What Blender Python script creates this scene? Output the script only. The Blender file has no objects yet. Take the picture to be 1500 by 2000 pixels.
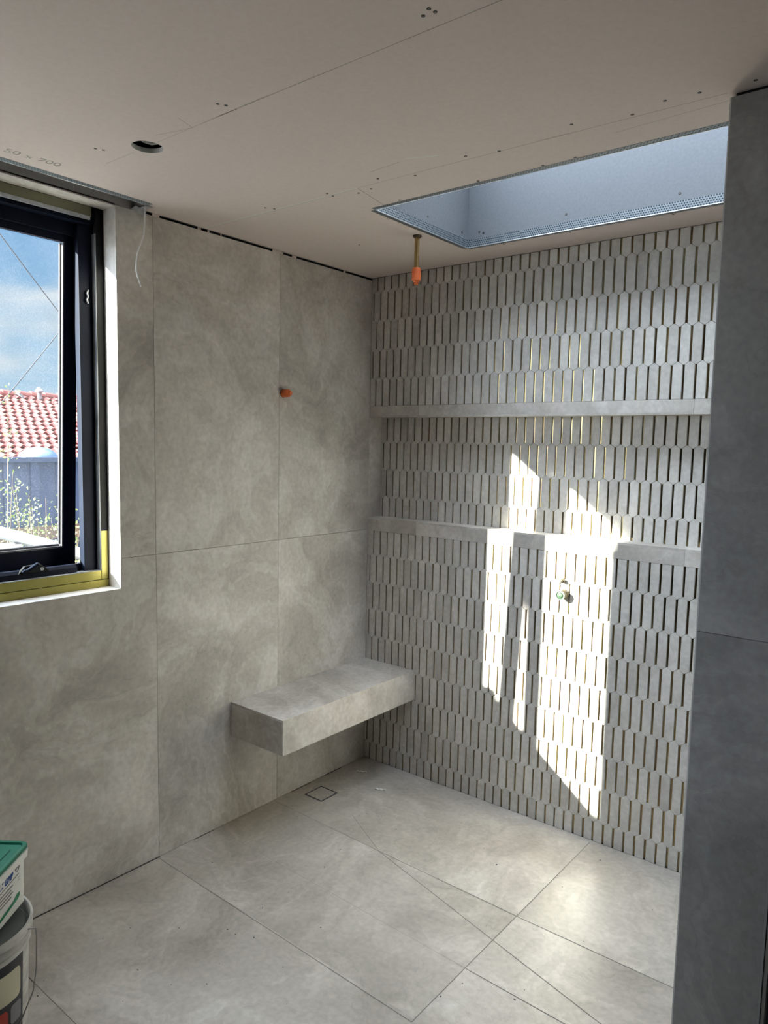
import bpy, bmesh, math, random
from mathutils import Vector, Matrix
random.seed(7)
SC = bpy.context.scene
COL = SC.collection
PI = math.pi

# ------------------------------------------------------------------ camera
CAM_LOC = Vector((2.38573, -2.83262, 1.63924))
YAW, PITCH, ROLL = 0.673406, -0.098570, 0.020874
fw = Vector((-math.sin(YAW) * math.cos(PITCH), math.cos(YAW) * math.cos(PITCH), math.sin(PITCH)))
r0 = fw.cross(Vector((0, 0, 1))).normalized()
u0 = r0.cross(fw)
RR = math.cos(ROLL) * r0 + math.sin(ROLL) * u0
UU = -math.sin(ROLL) * r0 + math.cos(ROLL) * u0
cam = bpy.data.cameras.new('camera')
cam.sensor_fit = 'VERTICAL'
cam.sensor_height = 36.0
cam.lens = 1419.254 * 36.0 / 2000.0
cam.shift_x = -0.0031
cam.shift_y = 0.0050
cam.clip_start = 0.02
cam.clip_end = 400
camo = bpy.data.objects.new('camera', cam)
camo.matrix_world = Matrix(((RR.x, UU.x, -fw.x, CAM_LOC.x), (RR.y, UU.y, -fw.y, CAM_LOC.y), (RR.z, UU.z, -fw.z, CAM_LOC.z), (0, 0, 0, 1)))
COL.objects.link(camo)
SC.camera = camo

# ------------------------------------------------------------------ sun, sky, exposure
SUN_DIR = Vector((0.515, 1.0, -0.397)).normalized()      # direction the sunlight travels
SUN_STRENGTH = 58.0
SKY_STRENGTH = 0.30
GLOW = 22.0
EXPOSURE = 0.22
sun = bpy.data.lights.new('sun', 'SUN')
sun.energy = SUN_STRENGTH
sun.angle = 0.0125
sun.color = (1.0, 0.93, 0.80)
suno = bpy.data.objects.new('sun', sun)
suno.rotation_euler = SUN_DIR.to_track_quat('-Z', 'Y').to_euler()
suno.location = (-6, -12, 8)
COL.objects.link(suno)

world = bpy.data.worlds.new('sky')
SC.world = world
world.use_nodes = True
nt = world.node_tree
nt.nodes.clear()
def N(t, kind, **kw):
    n = t.nodes.new(kind)
    for k, v in kw.items():
        if hasattr(n, k):
            setattr(n, k, v)
    return n
wo = N(nt, 'ShaderNodeOutputWorld')
bg = N(nt, 'ShaderNodeBackground')
tc = N(nt, 'ShaderNodeTexCoord')
grad = N(nt, 'ShaderNodeSeparateXYZ')
nt.links.new(tc.outputs['Generated'], grad.inputs[0])
ramp = N(nt, 'ShaderNodeValToRGB')
e = ramp.color_ramp.elements
e[0].position = 0.0; e[0].color = (0.62, 0.80, 0.95, 1)
e[1].position = 0.75; e[1].color = (0.13, 0.30, 0.66, 1)
m = e.new(0.12); m.color = (0.42, 0.68, 0.93, 1)
m = e.new(0.32); m.color = (0.20, 0.46, 0.84, 1)
nt.links.new(grad.outputs['Z'], ramp.inputs[0])
cmap = N(nt, 'ShaderNodeMapping'); cmap.inputs['Scale'].default_value = (1.6, 1.6, 6.5); cmap.inputs['Rotation'].default_value = (0.12, 0.05, 0.4)
nt.links.new(tc.outputs['Generated'], cmap.inputs[0])
cn = N(nt, 'ShaderNodeTexNoise'); cn.inputs['Scale'].default_value = 2.6; cn.inputs['Detail'].default_value = 9; cn.inputs['Distortion'].default_value = 0.5
nt.links.new(cmap.outputs[0], cn.inputs['Vector'])
cr = N(nt, 'ShaderNodeValToRGB'); cr.color_ramp.elements[0].position = 0.42; cr.color_ramp.elements[1].position = 0.72
nt.links.new(cn.outputs[0], cr.inputs[0])
mixc = N(nt, 'ShaderNodeMixRGB'); mixc.inputs['Color2'].default_value = (0.93, 0.96, 1.0, 1)
nt.links.new(cr.outputs[0], mixc.inputs[0]); nt.links.new(ramp.outputs[0], mixc.inputs['Color1'])
# glow round the sun, out of view, added to brighten the room
dot = N(nt, 'ShaderNodeVectorMath', operation='DOT_PRODUCT')
nt.links.new(tc.outputs['Generated'], dot.inputs[0]); dot.inputs[1].default_value = tuple(-SUN_DIR)
gm = N(nt, 'ShaderNodeMapRange'); gm.inputs['From Min'].default_value = 0.62; gm.inputs['From Max'].default_value = 1.0
gm.inputs['To Min'].default_value = 0.0; gm.inputs['To Max'].default_value = GLOW
nt.links.new(dot.outputs['Value'], gm.inputs['Value'])
gadd = N(nt, 'ShaderNodeMath', operation='ADD'); gadd.inputs[1].default_value = 1.0
nt.links.new(gm.outputs[0], gadd.inputs[0])
# zenith boost, out of view, added to send more light down the skylight
zm = N(nt, 'ShaderNodeMapRange'); zm.inputs['From Min'].default_value = 0.62; zm.inputs['From Max'].default_value = 0.95
zm.inputs['To Min'].default_value = 0.0; zm.inputs['To Max'].default_value = 18.0
nt.links.new(grad.outputs['Z'], zm.inputs['Value'])
gadd2 = N(nt, 'ShaderNodeMath', operation='ADD')
nt.links.new(gadd.outputs[0], gadd2.inputs[0]); nt.links.new(zm.outputs[0], gadd2.inputs[1])
st = N(nt, 'ShaderNodeMath', operation='MULTIPLY'); st.inputs[1].default_value = SKY_STRENGTH * 2.4
nt.links.new(gadd2.outputs[0], st.inputs[0])
wsum = N(nt, 'ShaderNodeMath', operation='SUBTRACT'); nt.links.new(gadd2.outputs[0], wsum.inputs[0]); wsum.inputs[1].default_value = 1.0
wdiv = N(nt, 'ShaderNodeMath', operation='DIVIDE'); nt.links.new(wsum.outputs[0], wdiv.inputs[0]); nt.links.new(gadd2.outputs[0], wdiv.inputs[1])
mixw = N(nt, 'ShaderNodeMixRGB'); mixw.inputs['Color2'].default_value = (0.83, 0.88, 0.98, 1)
nt.links.new(wdiv.outputs[0], mixw.inputs[0]); nt.links.new(mixc.outputs[0], mixw.inputs['Color1'])
nt.links.new(mixw.outputs[0], bg.inputs['Color']); nt.links.new(st.outputs[0], bg.inputs['Strength'])
nt.links.new(bg.outputs[0], wo.inputs[0])

SC.view_settings.view_transform = 'Standard'
SC.view_settings.look = 'None'
SC.view_settings.exposure = EXPOSURE
SC.view_settings.gamma = 1.0
SC.view_settings.use_curve_mapping = False
try:
    SC.cycles.max_bounces = 12
    SC.cycles.diffuse_bounces = 8
    SC.cycles.transparent_max_bounces = 16
    SC.cycles.sample_clamp_indirect = 25.0
except Exception:
    pass

def portal(name, loc, rot, sx, sy):
    l = bpy.data.lights.new(name, 'AREA'); l.shape = 'RECTANGLE'; l.size = sx; l.size_y = sy
    l.cycles.is_portal = True
    o = bpy.data.objects.new(name, l); o.location = loc; o.rotation_euler = rot
    COL.objects.link(o)
portal('window_portal', (-0.27, -2.19, 1.79), (0, -PI / 2, 0), 1.42, 1.62)
portal('skylight_portal', (1.5, -0.51, 3.045), (0, 0, 0), 1.62, 0.62)

# ------------------------------------------------------------------ mesh helpers
class MB:
    def __init__(s):
        s.v = []; s.f = []; s.m = []; s.t = []
    def face(s, pts, m=0, t=0.0):
        b = len(s.v); s.v += [tuple(p) for p in pts]; s.f.append(tuple(range(b, b + len(pts)))); s.m.append(m); s.t.append(t)
    def idx(s, pts, faces, m=0, t=0.0):
        b = len(s.v); s.v += [tuple(p) for p in pts]
        for f in faces:
            s.f.append(tuple(b + i for i in f)); s.m.append(m); s.t.append(t)
    def box(s, x0, y0, z0, x1, y1, z1, m=0, t=0.0):
        x0, x1 = min(x0, x1), max(x0, x1); y0, y1 = min(y0, y1), max(y0, y1); z0, z1 = min(z0, z1), max(z0, z1)
        P = [(x0, y0, z0), (x1, y0, z0), (x1, y1, z0), (x0, y1, z0), (x0, y0, z1), (x1, y0, z1), (x1, y1, z1), (x0, y1, z1)]
        s.idx(P, [(0, 3, 2, 1), (4, 5, 6, 7), (0, 1, 5, 4), (1, 2, 6, 5), (2, 3, 7, 6), (3, 0, 4, 7)], m, t)
    def obox(s, c, ax, ay, az, hx, hy, hz, m=0, t=0.0):
        c = Vector(c); ax = Vector(ax).normalized() * hx; ay = Vector(ay).normalized() * hy; az = Vector(az).normalized() * hz
        P = [c + i * ax + j * ay + k * az for k in (-1, 1) for (i, j) in ((-1, -1), (1, -1), (1, 1), (-1, 1))]
        s.idx(P, [(0, 3, 2, 1), (4, 5, 6, 7), (0, 1, 5, 4), (1, 2, 6, 5), (2, 3, 7, 6), (3, 0, 4, 7)], m, t)
    def prism(s, poly, d, m=0, t=0.0, cap=True):
        """poly: list of points; extruded by vector d"""
        d = Vector(d); n = len(poly); P = [Vector(p) for p in poly] + [Vector(p) + d for p in poly]
        F = [(i, (i + 1) % n, n + (i + 1) % n, n + i) for i in range(n)]
        if cap:
            F += [tuple(range(n))[::-1], tuple(range(n, 2 * n))]
        s.idx(P, F, m, t)
    def tube(s, pts, r, n=10, m=0, t=0.0, cap=True):
        pts = [Vector(p) for p in pts]; R = r if isinstance(r, (list, tuple)) else [r] * len(pts)
        P = []; up = None
        for i, p in enumerate(pts):
            d = (pts[min(i + 1, len(pts) - 1)] - pts[max(i - 1, 0)]).normalized()
            if up is None:
                up = Vector((0, 0, 1)) if abs(d.z) < 0.9 else Vector((1, 0, 0))
            a = d.cross(up).normalized(); b = a.cross(d).normalized(); up = b
            for k in range(n):
                an = 2 * PI * k / n
                P.append(p + R[i] * (math.cos(an) * a + math.sin(an) * b))
        F = []
        for i in range(len(pts) - 1):
            for k in range(n):
                F.append((i * n + k, i * n + (k + 1) % n, (i + 1) * n + (k + 1) % n, (i + 1) * n + k))
        if cap:
            F += [tuple(range(n))[::-1], tuple((len(pts) - 1) * n + k for k in range(n))]
        s.idx(P, F, m, t)
    def lathe(s, c, axis, prof, n=32, m=0, t=0.0):
        """prof: list of (radius, distance along the axis)"""
        c = Vector(c); ax = Vector(axis).normalized()
        up = Vector((0, 0, 1)) if abs(ax.z) < 0.9 else Vector((1, 0, 0))
        a = ax.cross(up).normalized(); b = ax.cross(a).normalized()
        P = []
        for r, h in prof:
            for k in range(n):
                an = 2 * PI * k / n
                P.append(c + ax * h + max(r, 1e-5) * (math.cos(an) * a + math.sin(an) * b))
        F = []
        for i in range(len(prof) - 1):
            for k in range(n):
                F.append((i * n + k, i * n + (k + 1) % n, (i + 1) * n + (k + 1) % n, (i + 1) * n + k))
        s.idx(P, F, m, t)
    def build(s, name, mats, parent=None, loc=None, smooth=False, bevel=0.0, fix=True):
        me = bpy.data.meshes.new(name)
        off = Vector(loc) if loc is not None else Vector((0, 0, 0))
        me.from_pydata([tuple(Vector(v) - off) for v in s.v], [], s.f)
        if not isinstance(mats, (list, tuple)):
            mats = [mats]
        for mm in mats:
            me.materials.append(mm)
        for p, mi in zip(me.polygons, s.m):
            p.material_index = mi
            p.use_smooth = smooth
        at = me.attributes.new('tid', 'FLOAT', 'FACE')
        at.data.foreach_set('value', s.t)
        me.update()
        if fix:
            bm = bmesh.new(); bm.from_mesh(me)
            bmesh.ops.remove_doubles(bm, verts=bm.verts, dist=1e-6) if smooth else None
            bmesh.ops.recalc_face_normals(bm, faces=bm.faces)
            bm.to_mesh(me); bm.free()
        if smooth:
            try:
                me.set_sharp_from_angle(angle=math.radians(38))
            except Exception:
                pass
        o = bpy.data.objects.new(name, me)
        COL.objects.link(o)
        if parent is not None:
            o.parent = parent
            o.location = off - world_loc(parent)
        else:
            o.location = off
        if bevel > 0:
            b = o.modifiers.new('bevel', 'BEVEL'); b.width = bevel; b.segments = 2; b.limit_method = 'ANGLE'; b.angle_limit = math.radians(40)
        return o

def world_loc(o):
    l = Vector(o.location)
    while o.parent:
        o = o.parent; l = l + Vector(o.location)
    return l
def empty(name, loc):
    o = bpy.data.objects.new(name, None); o.location = loc; o.empty_display_size = 0.05; COL.objects.link(o); return o
def tag(o, label, cat, group=None, kind=None):
    o['label'] = label; o['category'] = cat
    if group: o['group'] = group
    if kind: o['kind'] = kind
    return o
def struct(o, label=None):
    o['kind'] = 'structure'
    if label: o['label'] = label
    return o
def copy_tree(o, parent=None):
    c = o.copy(); COL.objects.link(c); c.parent = parent
    for ch in list(o.children):
        copy_tree(ch, c)
    return c

# ------------------------------------------------------------------ materials
def mat(name, color=(0.5, 0.5, 0.5), rough=0.5, metal=0.0, spec=0.5):
    m = bpy.data.materials.new(name); m.use_nodes = True
    b = m.node_tree.nodes['Principled BSDF']
    b.inputs['Base Color'].default_value = (*color, 1); b.inputs['Roughness'].default_value = rough; b.inputs['Metallic'].default_value = metal
    b.inputs['Specular IOR Level'].default_value = spec
    return m
def noisy(name, c1, c2, scale=20, rough=0.6, metal=0.0, detail=5, bump=0.0, r2=None, spec=0.5, stretch=(1, 1, 1)):
    m = mat(name, c1, rough, metal, spec); t = m.node_tree; b = t.nodes['Principled BSDF']
    tc = N(t, 'ShaderNodeTexCoord'); mp = N(t, 'ShaderNodeMapping'); mp.inputs['Scale'].default_value = stretch
    t.links.new(tc.outputs['Object'], mp.inputs[0])
    n = N(t, 'ShaderNodeTexNoise'); n.inputs['Scale'].default_value = scale; n.inputs['Detail'].default_value = detail
    t.links.new(mp.outputs[0], n.inputs['Vector'])
    r = N(t, 'ShaderNodeValToRGB'); r.color_ramp.elements[0].position = 0.3; r.color_ramp.elements[1].position = 0.7
    r.color_ramp.elements[0].color = (*c1, 1); r.color_ramp.elements[1].color = (*c2, 1)
    t.links.new(n.outputs[0], r.inputs[0]); t.links.new(r.outputs[0], b.inputs['Base Color'])
    if r2 is not None:
        mr = N(t, 'ShaderNodeMapRange'); mr.inputs['To Min'].default_value = rough; mr.inputs['To Max'].default_value = r2
        t.links.new(n.outputs[0], mr.inputs[0]); t.links.new(mr.outputs[0], b.inputs['Roughness'])
    if bump:
        bp = N(t, 'ShaderNodeBump'); bp.inputs['Strength'].default_value = bump; bp.inputs['Distance'].default_value = 0.002
        t.links.new(n.outputs[0], bp.inputs['Height']); t.links.new(bp.outputs[0], b.inputs['Normal'])
    return m

def stone(name, dark, mid, light, rough=0.42, scale=1.0, tone=0.0, vein=0.28, spec=0.5, rvar=0.12):
    """swirled cloudy stone-look porcelain; attribute tid shifts the pattern from tile to tile"""
    m = mat(name, mid, rough, 0, spec); t = m.node_tree; b = t.nodes['Principled BSDF']; L = t.links.new
    tc = N(t, 'ShaderNodeTexCoord'); at = N(t, 'ShaderNodeAttribute', attribute_name='tid')
    sh = N(t, 'ShaderNodeVectorMath', operation='SCALE'); sh.inputs[0].default_value = (3.71, 5.13, 7.37); L(at.outputs['Fac'], sh.inputs['Scale'])
    ad = N(t, 'ShaderNodeVectorMath', operation='ADD'); L(tc.outputs['Object'], ad.inputs[0]); L(sh.outputs[0], ad.inputs[1])
    w = N(t, 'ShaderNodeTexNoise'); w.inputs['Scale'].default_value = 1.6 * scale; w.inputs['Detail'].default_value = 5; L(ad.outputs[0], w.inputs['Vector'])
    ws = N(t, 'ShaderNodeVectorMath', operation='MULTIPLY_ADD'); ws.inputs[1].default_value = (0.75 / scale,) * 3
    L(w.outputs['Color'], ws.inputs[0]); L(ad.outputs[0], ws.inputs[2])
    big = N(t, 'ShaderNodeTexNoise'); big.inputs['Scale'].default_value = 2.2 * scale; big.inputs['Detail'].default_value = 8; big.inputs['Roughness'].default_value = 0.55; L(ws.outputs[0], big.inputs['Vector'])
    rp = N(t, 'ShaderNodeValToRGB'); E = rp.color_ramp.elements
    E[0].position = 0.30; E[0].color = (*dark, 1); E[1].position = 0.70; E[1].color = (*light, 1); q = E.new(0.48); q.color = (*mid, 1)
    L(big.outputs[0], rp.inputs[0])
    # thin contour veins
    vn = N(t, 'ShaderNodeTexNoise'); vn.inputs['Scale'].default_value = 1.5 * scale; vn.inputs['Detail'].default_value = 6; vn.inputs['Roughness'].default_value = 0.6; vn.inputs['Distortion'].default_value = 0.8
    L(ws.outputs[0], vn.inputs['Vector'])
    mu = N(t, 'ShaderNodeMath', operation='MULTIPLY'); mu.inputs[1].default_value = 7.0; L(vn.outputs[0], mu.inputs[0])
    fr = N(t, 'ShaderNodeMath', operation='FRACT'); L(mu.outputs[0], fr.inputs[0])
    vr = N(t, 'ShaderNodeValToRGB'); V = vr.color_ramp.elements
    V[0].position = 0.0; V[0].color = (0.32, 0.32, 0.32, 1); V[1].position = 1.0; V[1].color = (0.5, 0.5, 0.5, 1)
    q = V.new(0.18); q.color = (0.55, 0.55, 0.55, 1); q = V.new(0.5); q.color = (0.74, 0.74, 0.74, 1); q = V.new(0.62); q.color = (0.5, 0.5, 0.5, 1)
    L(fr.outputs[0], vr.inputs[0])
    mx = N(t, 'ShaderNodeMixRGB', blend_type='OVERLAY'); mx.inputs[0].default_value = vein; L(rp.outputs[0], mx.inputs['Color1']); L(vr.outputs[0], mx.inputs['Color2'])
    fi = N(t, 'ShaderNodeTexNoise'); fi.inputs['Scale'].default_value = 55; fi.inputs['Detail'].default_value = 4; L(ad.outputs[0], fi.inputs['Vector'])
    fr2 = N(t, 'ShaderNodeMapRange'); fr2.inputs['From Min'].default_value = 0.3; fr2.inputs['From Max'].default_value = 0.7; fr2.inputs['To Min'].default_value = 0.90; fr2.inputs['To Max'].default_value = 1.09
    L(fi.outputs[0], fr2.inputs[0])
    m2 = N(t, 'ShaderNodeVectorMath', operation='SCALE'); L(mx.outputs[0], m2.inputs[0]); L(fr2.outputs[0], m2.inputs['Scale'])
    last = m2
    if tone:
        wn = N(t, 'ShaderNodeTexWhiteNoise', noise_dimensions='1D'); L(at.outputs['Fac'], wn.inputs['W'])
        tr = N(t, 'ShaderNodeMapRange'); tr.inputs['To Min'].default_value = 1 - tone; tr.inputs['To Max'].default_value = 1 + tone; L(wn.outputs['Value'], tr.inputs[0])
        m3 = N(t, 'ShaderNodeVectorMath', operation='SCALE'); L(m2.outputs[0], m3.inputs[0]); L(tr.outputs[0], m3.inputs['Scale']); last = m3
    L(last.outputs[0], b.inputs['Base Color'])
    rr = N(t, 'ShaderNodeMapRange'); rr.inputs['To Min'].default_value = rough - rvar; rr.inputs['To Max'].default_value = rough + rvar; L(big.outputs[0], rr.inputs[0]); L(rr.outputs[0], b.inputs['Roughness'])
    bp = N(t, 'ShaderNodeBump'); bp.inputs['Strength'].default_value = 0.06; bp.inputs['Distance'].default_value = 0.002; L(fi.outputs[0], bp.inputs['Height']); L(bp.outputs[0], b.inputs['Normal'])
    return m

M = {}
M['wall_tile'] = stone('wall_tile', (0.40, 0.368, 0.33), (0.55, 0.513, 0.465), (0.76, 0.71, 0.655), 0.52, vein=0.34)
M['floor_tile'] = stone('floor_tile', (0.35, 0.315, 0.27), (0.455, 0.415, 0.365), (0.60, 0.555, 0.50), 0.36, rvar=0.07)
M['picket'] = stone('picket_tile', (0.52, 0.497, 0.46), (0.62, 0.593, 0.55), (0.72, 0.69, 0.645), 0.48, 1.3, tone=0.08, vein=0.25)
M['shaded_tile'] = stone('shaded_nib_tile', (0.23, 0.228, 0.225), (0.295, 0.29, 0.285), (0.355, 0.35, 0.342), 0.55)  # same tile as the walls, nib shade put into the colour
M['grout'] = mat('dark_grout', (0.05, 0.045, 0.04), 0.9)  # dark grout of the floor bed and wall edge joint
M['joint'] = mat('tile_joint', (0.17, 0.155, 0.135), 0.9)
M['joint_soft'] = mat('fold_joint', (0.30, 0.28, 0.25), 0.8)
M['board'] = noisy('plasterboard', (0.68, 0.59, 0.54), (0.72, 0.625, 0.575), 90, 0.85, detail=6, bump=0.05)
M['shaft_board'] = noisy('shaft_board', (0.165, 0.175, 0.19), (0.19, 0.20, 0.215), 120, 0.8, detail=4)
M['grey_board'] = noisy('grey_board', (0.34, 0.32, 0.31), (0.40, 0.38, 0.36), 30, 0.8)
M['render'] = noisy('render', (0.42, 0.41, 0.40), (0.5, 0.49, 0.48), 15, 0.9)
M['black_gap'] = mat('black_gap', (0.012, 0.011, 0.01), 0.9)
M['tile_body'] = mat('tile_edge', (0.72, 0.70, 0.66), 0.6)
M['trim_light'] = mat('edge_trim', (0.62, 0.62, 0.62), 0.45, 0.2)
M['frame'] = noisy('frame_sky_tint', (0.003, 0.0055, 0.014), (0.005, 0.009, 0.021), 12, 0.5, spec=0.12)  # black frame, blue of sky reflection and haze put into the colour
M['frame_sunlit_dusty'] = noisy('sunlit_dusty_frame', (0.12, 0.125, 0.13), (0.42, 0.44, 0.46), 14, 0.6, detail=8, stretch=(3, 3, 0.6))  # pale tone paints sunlight on the jamb strip, dust on the sill
M['film'] = noisy('grey_film', (0.006, 0.007, 0.008), (0.015, 0.016, 0.0175), 9, 0.6, spec=0.12, detail=6, stretch=(3, 3, 0.7))
M['olive'] = noisy('olive_metal', (0.28, 0.25, 0.055), (0.34, 0.305, 0.075), 8, 0.42, 0.35)
M['olive_grey'] = noisy('dull_olive', (0.20, 0.195, 0.12), (0.24, 0.235, 0.15), 8, 0.5, 0.2)
M['galv'] = noisy('galvanised', (0.42, 0.45, 0.48), (0.62, 0.65, 0.68), 60, 0.38, 0.7)
M['white_sill'] = noisy('sill_tile', (0.55, 0.53, 0.52), (0.66, 0.64, 0.63), 12, 0.55)
M['seal'] = mat('grey_gasket', (0.09, 0.09, 0.10), 0.5)
M['spacer'] = mat('pane_spacer', (0.10, 0.10, 0.14), 0.5, 0.2)
M['orange'] = noisy('orange_plastic', (0.78, 0.16, 0.045), (0.88, 0.21, 0.06), 40, 0.42)
M['copper'] = noisy('brassy_copper', (0.32, 0.19, 0.075), (0.42, 0.27, 0.11), 25, 0.28, 0.9)
M['copper_dark'] = mat('dark_copper', (0.07, 0.05, 0.03), 0.5, 0.6)
M['screw'] = mat('screw_head', (0.025, 0.022, 0.02), 0.6, 0.3)
M['screw_metal'] = mat('screw_metal', (0.35, 0.33, 0.3), 0.4, 0.8)
M['white_plastic'] = noisy('white_plastic', (0.72, 0.72, 0.68), (0.80, 0.79, 0.75), 12, 0.45)
M['dirty_white'] = noisy('scuffed_white_plastic', (0.42, 0.41, 0.38), (0.68, 0.67, 0.63), 16, 0.5, detail=8, stretch=(1, 1, 3))
M['green_lid'] = noisy('green_plastic', (0.008, 0.13, 0.075), (0.012, 0.17, 0.10), 10, 0.42)
M['label_black'] = noisy('black_label', (0.012, 0.012, 0.015), (0.035, 0.035, 0.04), 20, 0.4)
M['label_cream'] = mat('cream_print', (0.62, 0.58, 0.42), 0.5)
M['label_red'] = mat('red_print', (0.40, 0.035, 0.02), 0.45)
M['label_grey'] = mat('grey_print', (0.22, 0.21, 0.22), 0.5)
M['label_blue'] = mat('blue_print', (0.015, 0.07, 0.30), 0.45)
M['label_green'] = mat('green_print', (0.015, 0.22, 0.10), 0.45)
M['label_dark'] = mat('dark_print', (0.08, 0.08, 0.09), 0.6)
M['bucket_lid'] = noisy('grey_dusty_lid', (0.12, 0.135, 0.125), (0.17, 0.185, 0.17), 15, 0.6)
M['wire_steel'] = mat('steel_wire', (0.4, 0.39, 0.37), 0.4, 0.8)
M['cable'] = mat('white_cable', (0.86, 0.86, 0.86), 0.5)
M['brass'] = None
M['cream_plastic'] = mat('cream_plastic', (0.075, 0.062, 0.038), 0.6, 0, 0.2)
M['steel_trim'] = mat('steel_trim', (0.33, 0.34, 0.36), 0.35, 0.8)
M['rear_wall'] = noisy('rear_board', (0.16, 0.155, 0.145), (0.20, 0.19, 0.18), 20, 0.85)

# brassy membrane seen in the slots between the pickets: glossy, each slot tilted a hair
def brass():
    m = mat('brassy_slot', (0.42, 0.31, 0.13), 0.16, 1.0); t = m.node_tree; b = t.nodes['Principled BSDF']; L = t.links.new
    g = N(t, 'ShaderNodeNewGeometry')
    at = N(t, 'ShaderNodeAttribute', attribute_name='tid')
    wn = N(t, 'ShaderNodeTexWhiteNoise', noise_dimensions='1D'); L(at.outputs['Fac'], wn.inputs['W'])
    sb = N(t, 'ShaderNodeVectorMath', operation='SUBTRACT'); sb.inputs[1].default_value = (0.5, 0.5, 0.5); L(wn.outputs['Color'], sb.inputs[0])
    sc = N(t, 'ShaderNodeVectorMath', operation='SCALE'); sc.inputs['Scale'].default_value = 0.10; L(sb.outputs[0], sc.inputs[0])
    ad = N(t, 'ShaderNodeVectorMath', operation='ADD'); L(g.outputs['Normal'], ad.inputs[0]); L(sc.outputs[0], ad.inputs[1])
    nz = N(t, 'ShaderNodeVectorMath', operation='NORMALIZE'); L(ad.outputs[0], nz.inputs[0]); L(nz.outputs[0], b.inputs['Normal'])
    mx = N(t, 'ShaderNodeMixRGB'); mx.inputs['Color1'].default_value = (0.30, 0.235, 0.11, 1); mx.inputs['Color2'].default_value = (0.22, 0.15, 0.085, 1); L(wn.outputs['Value'], mx.inputs[0]); L(mx.outputs[0], b.inputs['Base Color'])
    return m
M['brass'] = brass()

def perforated(name, c, hole=0.012, period=0.0090, axis_u='X', axis_v='Y'):
    """galvanised sheet punched with staggered round holes (object coordinates along the strip)"""
    m = noisy(name, tuple(x * 0.85 for x in c), c, 60, 0.4, 0.6); t = m.node_tree; b = t.nodes['Principled BSDF']; L = t.links.new
    src = b.inputs['Base Color'].links[0].from_socket
    tc = N(t, 'ShaderNodeTexCoord'); sp = N(t, 'ShaderNodeSeparateXYZ'); L(tc.outputs['UV'], sp.inputs[0])
    def mth(op, a, bb=None):
        n = N(t, 'ShaderNodeMath', operation=op)
        for i, v in enumerate((a, bb)):
            if v is None: continue
            if isinstance(v, (int, float)): n.inputs[i].default_value = v
            else: L(v, n.inputs[i])
        return n.outputs[0]
    u = mth('DIVIDE', sp.outputs['X'], period); v = mth('DIVIDE', sp.outputs['Y'], period * 0.87)
    row = mth('FLOOR', v); odd = mth('MULTIPLY', mth('MODULO', row, 2.0), 0.5)
    fu = mth('SUBTRACT', mth('FRACT', mth('ADD', u, odd)), 0.5); fv = mth('SUBTRACT', mth('FRACT', v), 0.5)
    d = mth('SQRT', mth('ADD', mth('MULTIPLY', fu, fu), mth('MULTIPLY', fv, fv)))
    isd = mth('LESS_THAN', d, 0.33)
    mx = N(t, 'ShaderNodeMixRGB'); mx.inputs['Color2'].default_value = (0.03, 0.04, 0.05, 1); L(isd, mx.inputs[0]); L(src, mx.inputs['Color1']); L(mx.outputs[0], b.inputs['Base Color'])
    mt = mth('MULTIPLY', mth('SUBTRACT', 1.0, isd), 0.6); L(mt, b.inputs['Metallic'])
    return m
M['perf'] = perforated('perforated_galv', (0.36, 0.40, 0.43))

def glass():
    m = bpy.data.materials.new('window_glass'); m.use_nodes = True; t = m.node_tree; t.nodes.clear(); L = t.links.new
    o = N(t, 'ShaderNodeOutputMaterial'); tr = N(t, 'ShaderNodeBsdfTransparent'); gl = N(t, 'ShaderNodeBsdfGlossy'); gl.inputs['Roughness'].default_value = 0.02
    tr.inputs['Color'].default_value = (0.93, 0.97, 0.98, 1)
    fr = N(t, 'ShaderNodeFresnel'); fr.inputs['IOR'].default_value = 1.5
    gm_ = N(t, 'ShaderNodeNewGeometry'); ib = N(t, 'ShaderNodeMath', operation='SUBTRACT'); ib.inputs[0].default_value = 1.0; L(gm_.outputs['Backfacing'], ib.inputs[1])
    fm = N(t, 'ShaderNodeMath', operation='MULTIPLY'); L(fr.outputs[0], fm.inputs[0]); L(ib.outputs[0], fm.inputs[1])   # reflect at the outer skin only
    mx = N(t, 'ShaderNodeMixShader'); L(fm.outputs[0], mx.inputs[0]); L(tr.outputs[0], mx.inputs[1]); L(gl.outputs[0], mx.inputs[2])
    df = N(t, 'ShaderNodeBsdfTranslucent'); df.inputs['Color'].default_value = (0.8, 0.85, 0.95, 1)
    tc = N(t, 'ShaderNodeTexCoord'); n = N(t, 'ShaderNodeTexNoise'); n.inputs['Scale'].default_value = 260; n.inputs['Detail'].default_value = 2; L(tc.outputs['Object'], n.inputs['Vector'])
    n2 = N(t, 'ShaderNodeTexNoise'); n2.inputs['Scale'].default_value = 7; n2.inputs['Detail'].default_value = 4; L(tc.outputs['Object'], n2.inputs['Vector'])
    mr = N(t, 'ShaderNodeMapRange'); mr.inputs['From Min'].default_value = 0.45; mr.inputs['From Max'].default_value = 0.75; mr.inputs['To Min'].default_value = 0.006; mr.inputs['To Max'].default_value = 0.03; L(n.outputs[0], mr.inputs[0])
    mu = N(t, 'ShaderNodeMath', operation='MULTIPLY'); L(mr.outputs[0], mu.inputs[0]); L(n2.outputs[0], mu.inputs[1])
    m2 = N(t, 'ShaderNodeMixShader'); L(mu.outputs[0], m2.inputs[0]); L(mx.outputs[0], m2.inputs[1]); L(df.outputs[0], m2.inputs[2])
    L(m2.outputs[0], o.inputs[0])
    return m
M['glass'] = glass()

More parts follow.
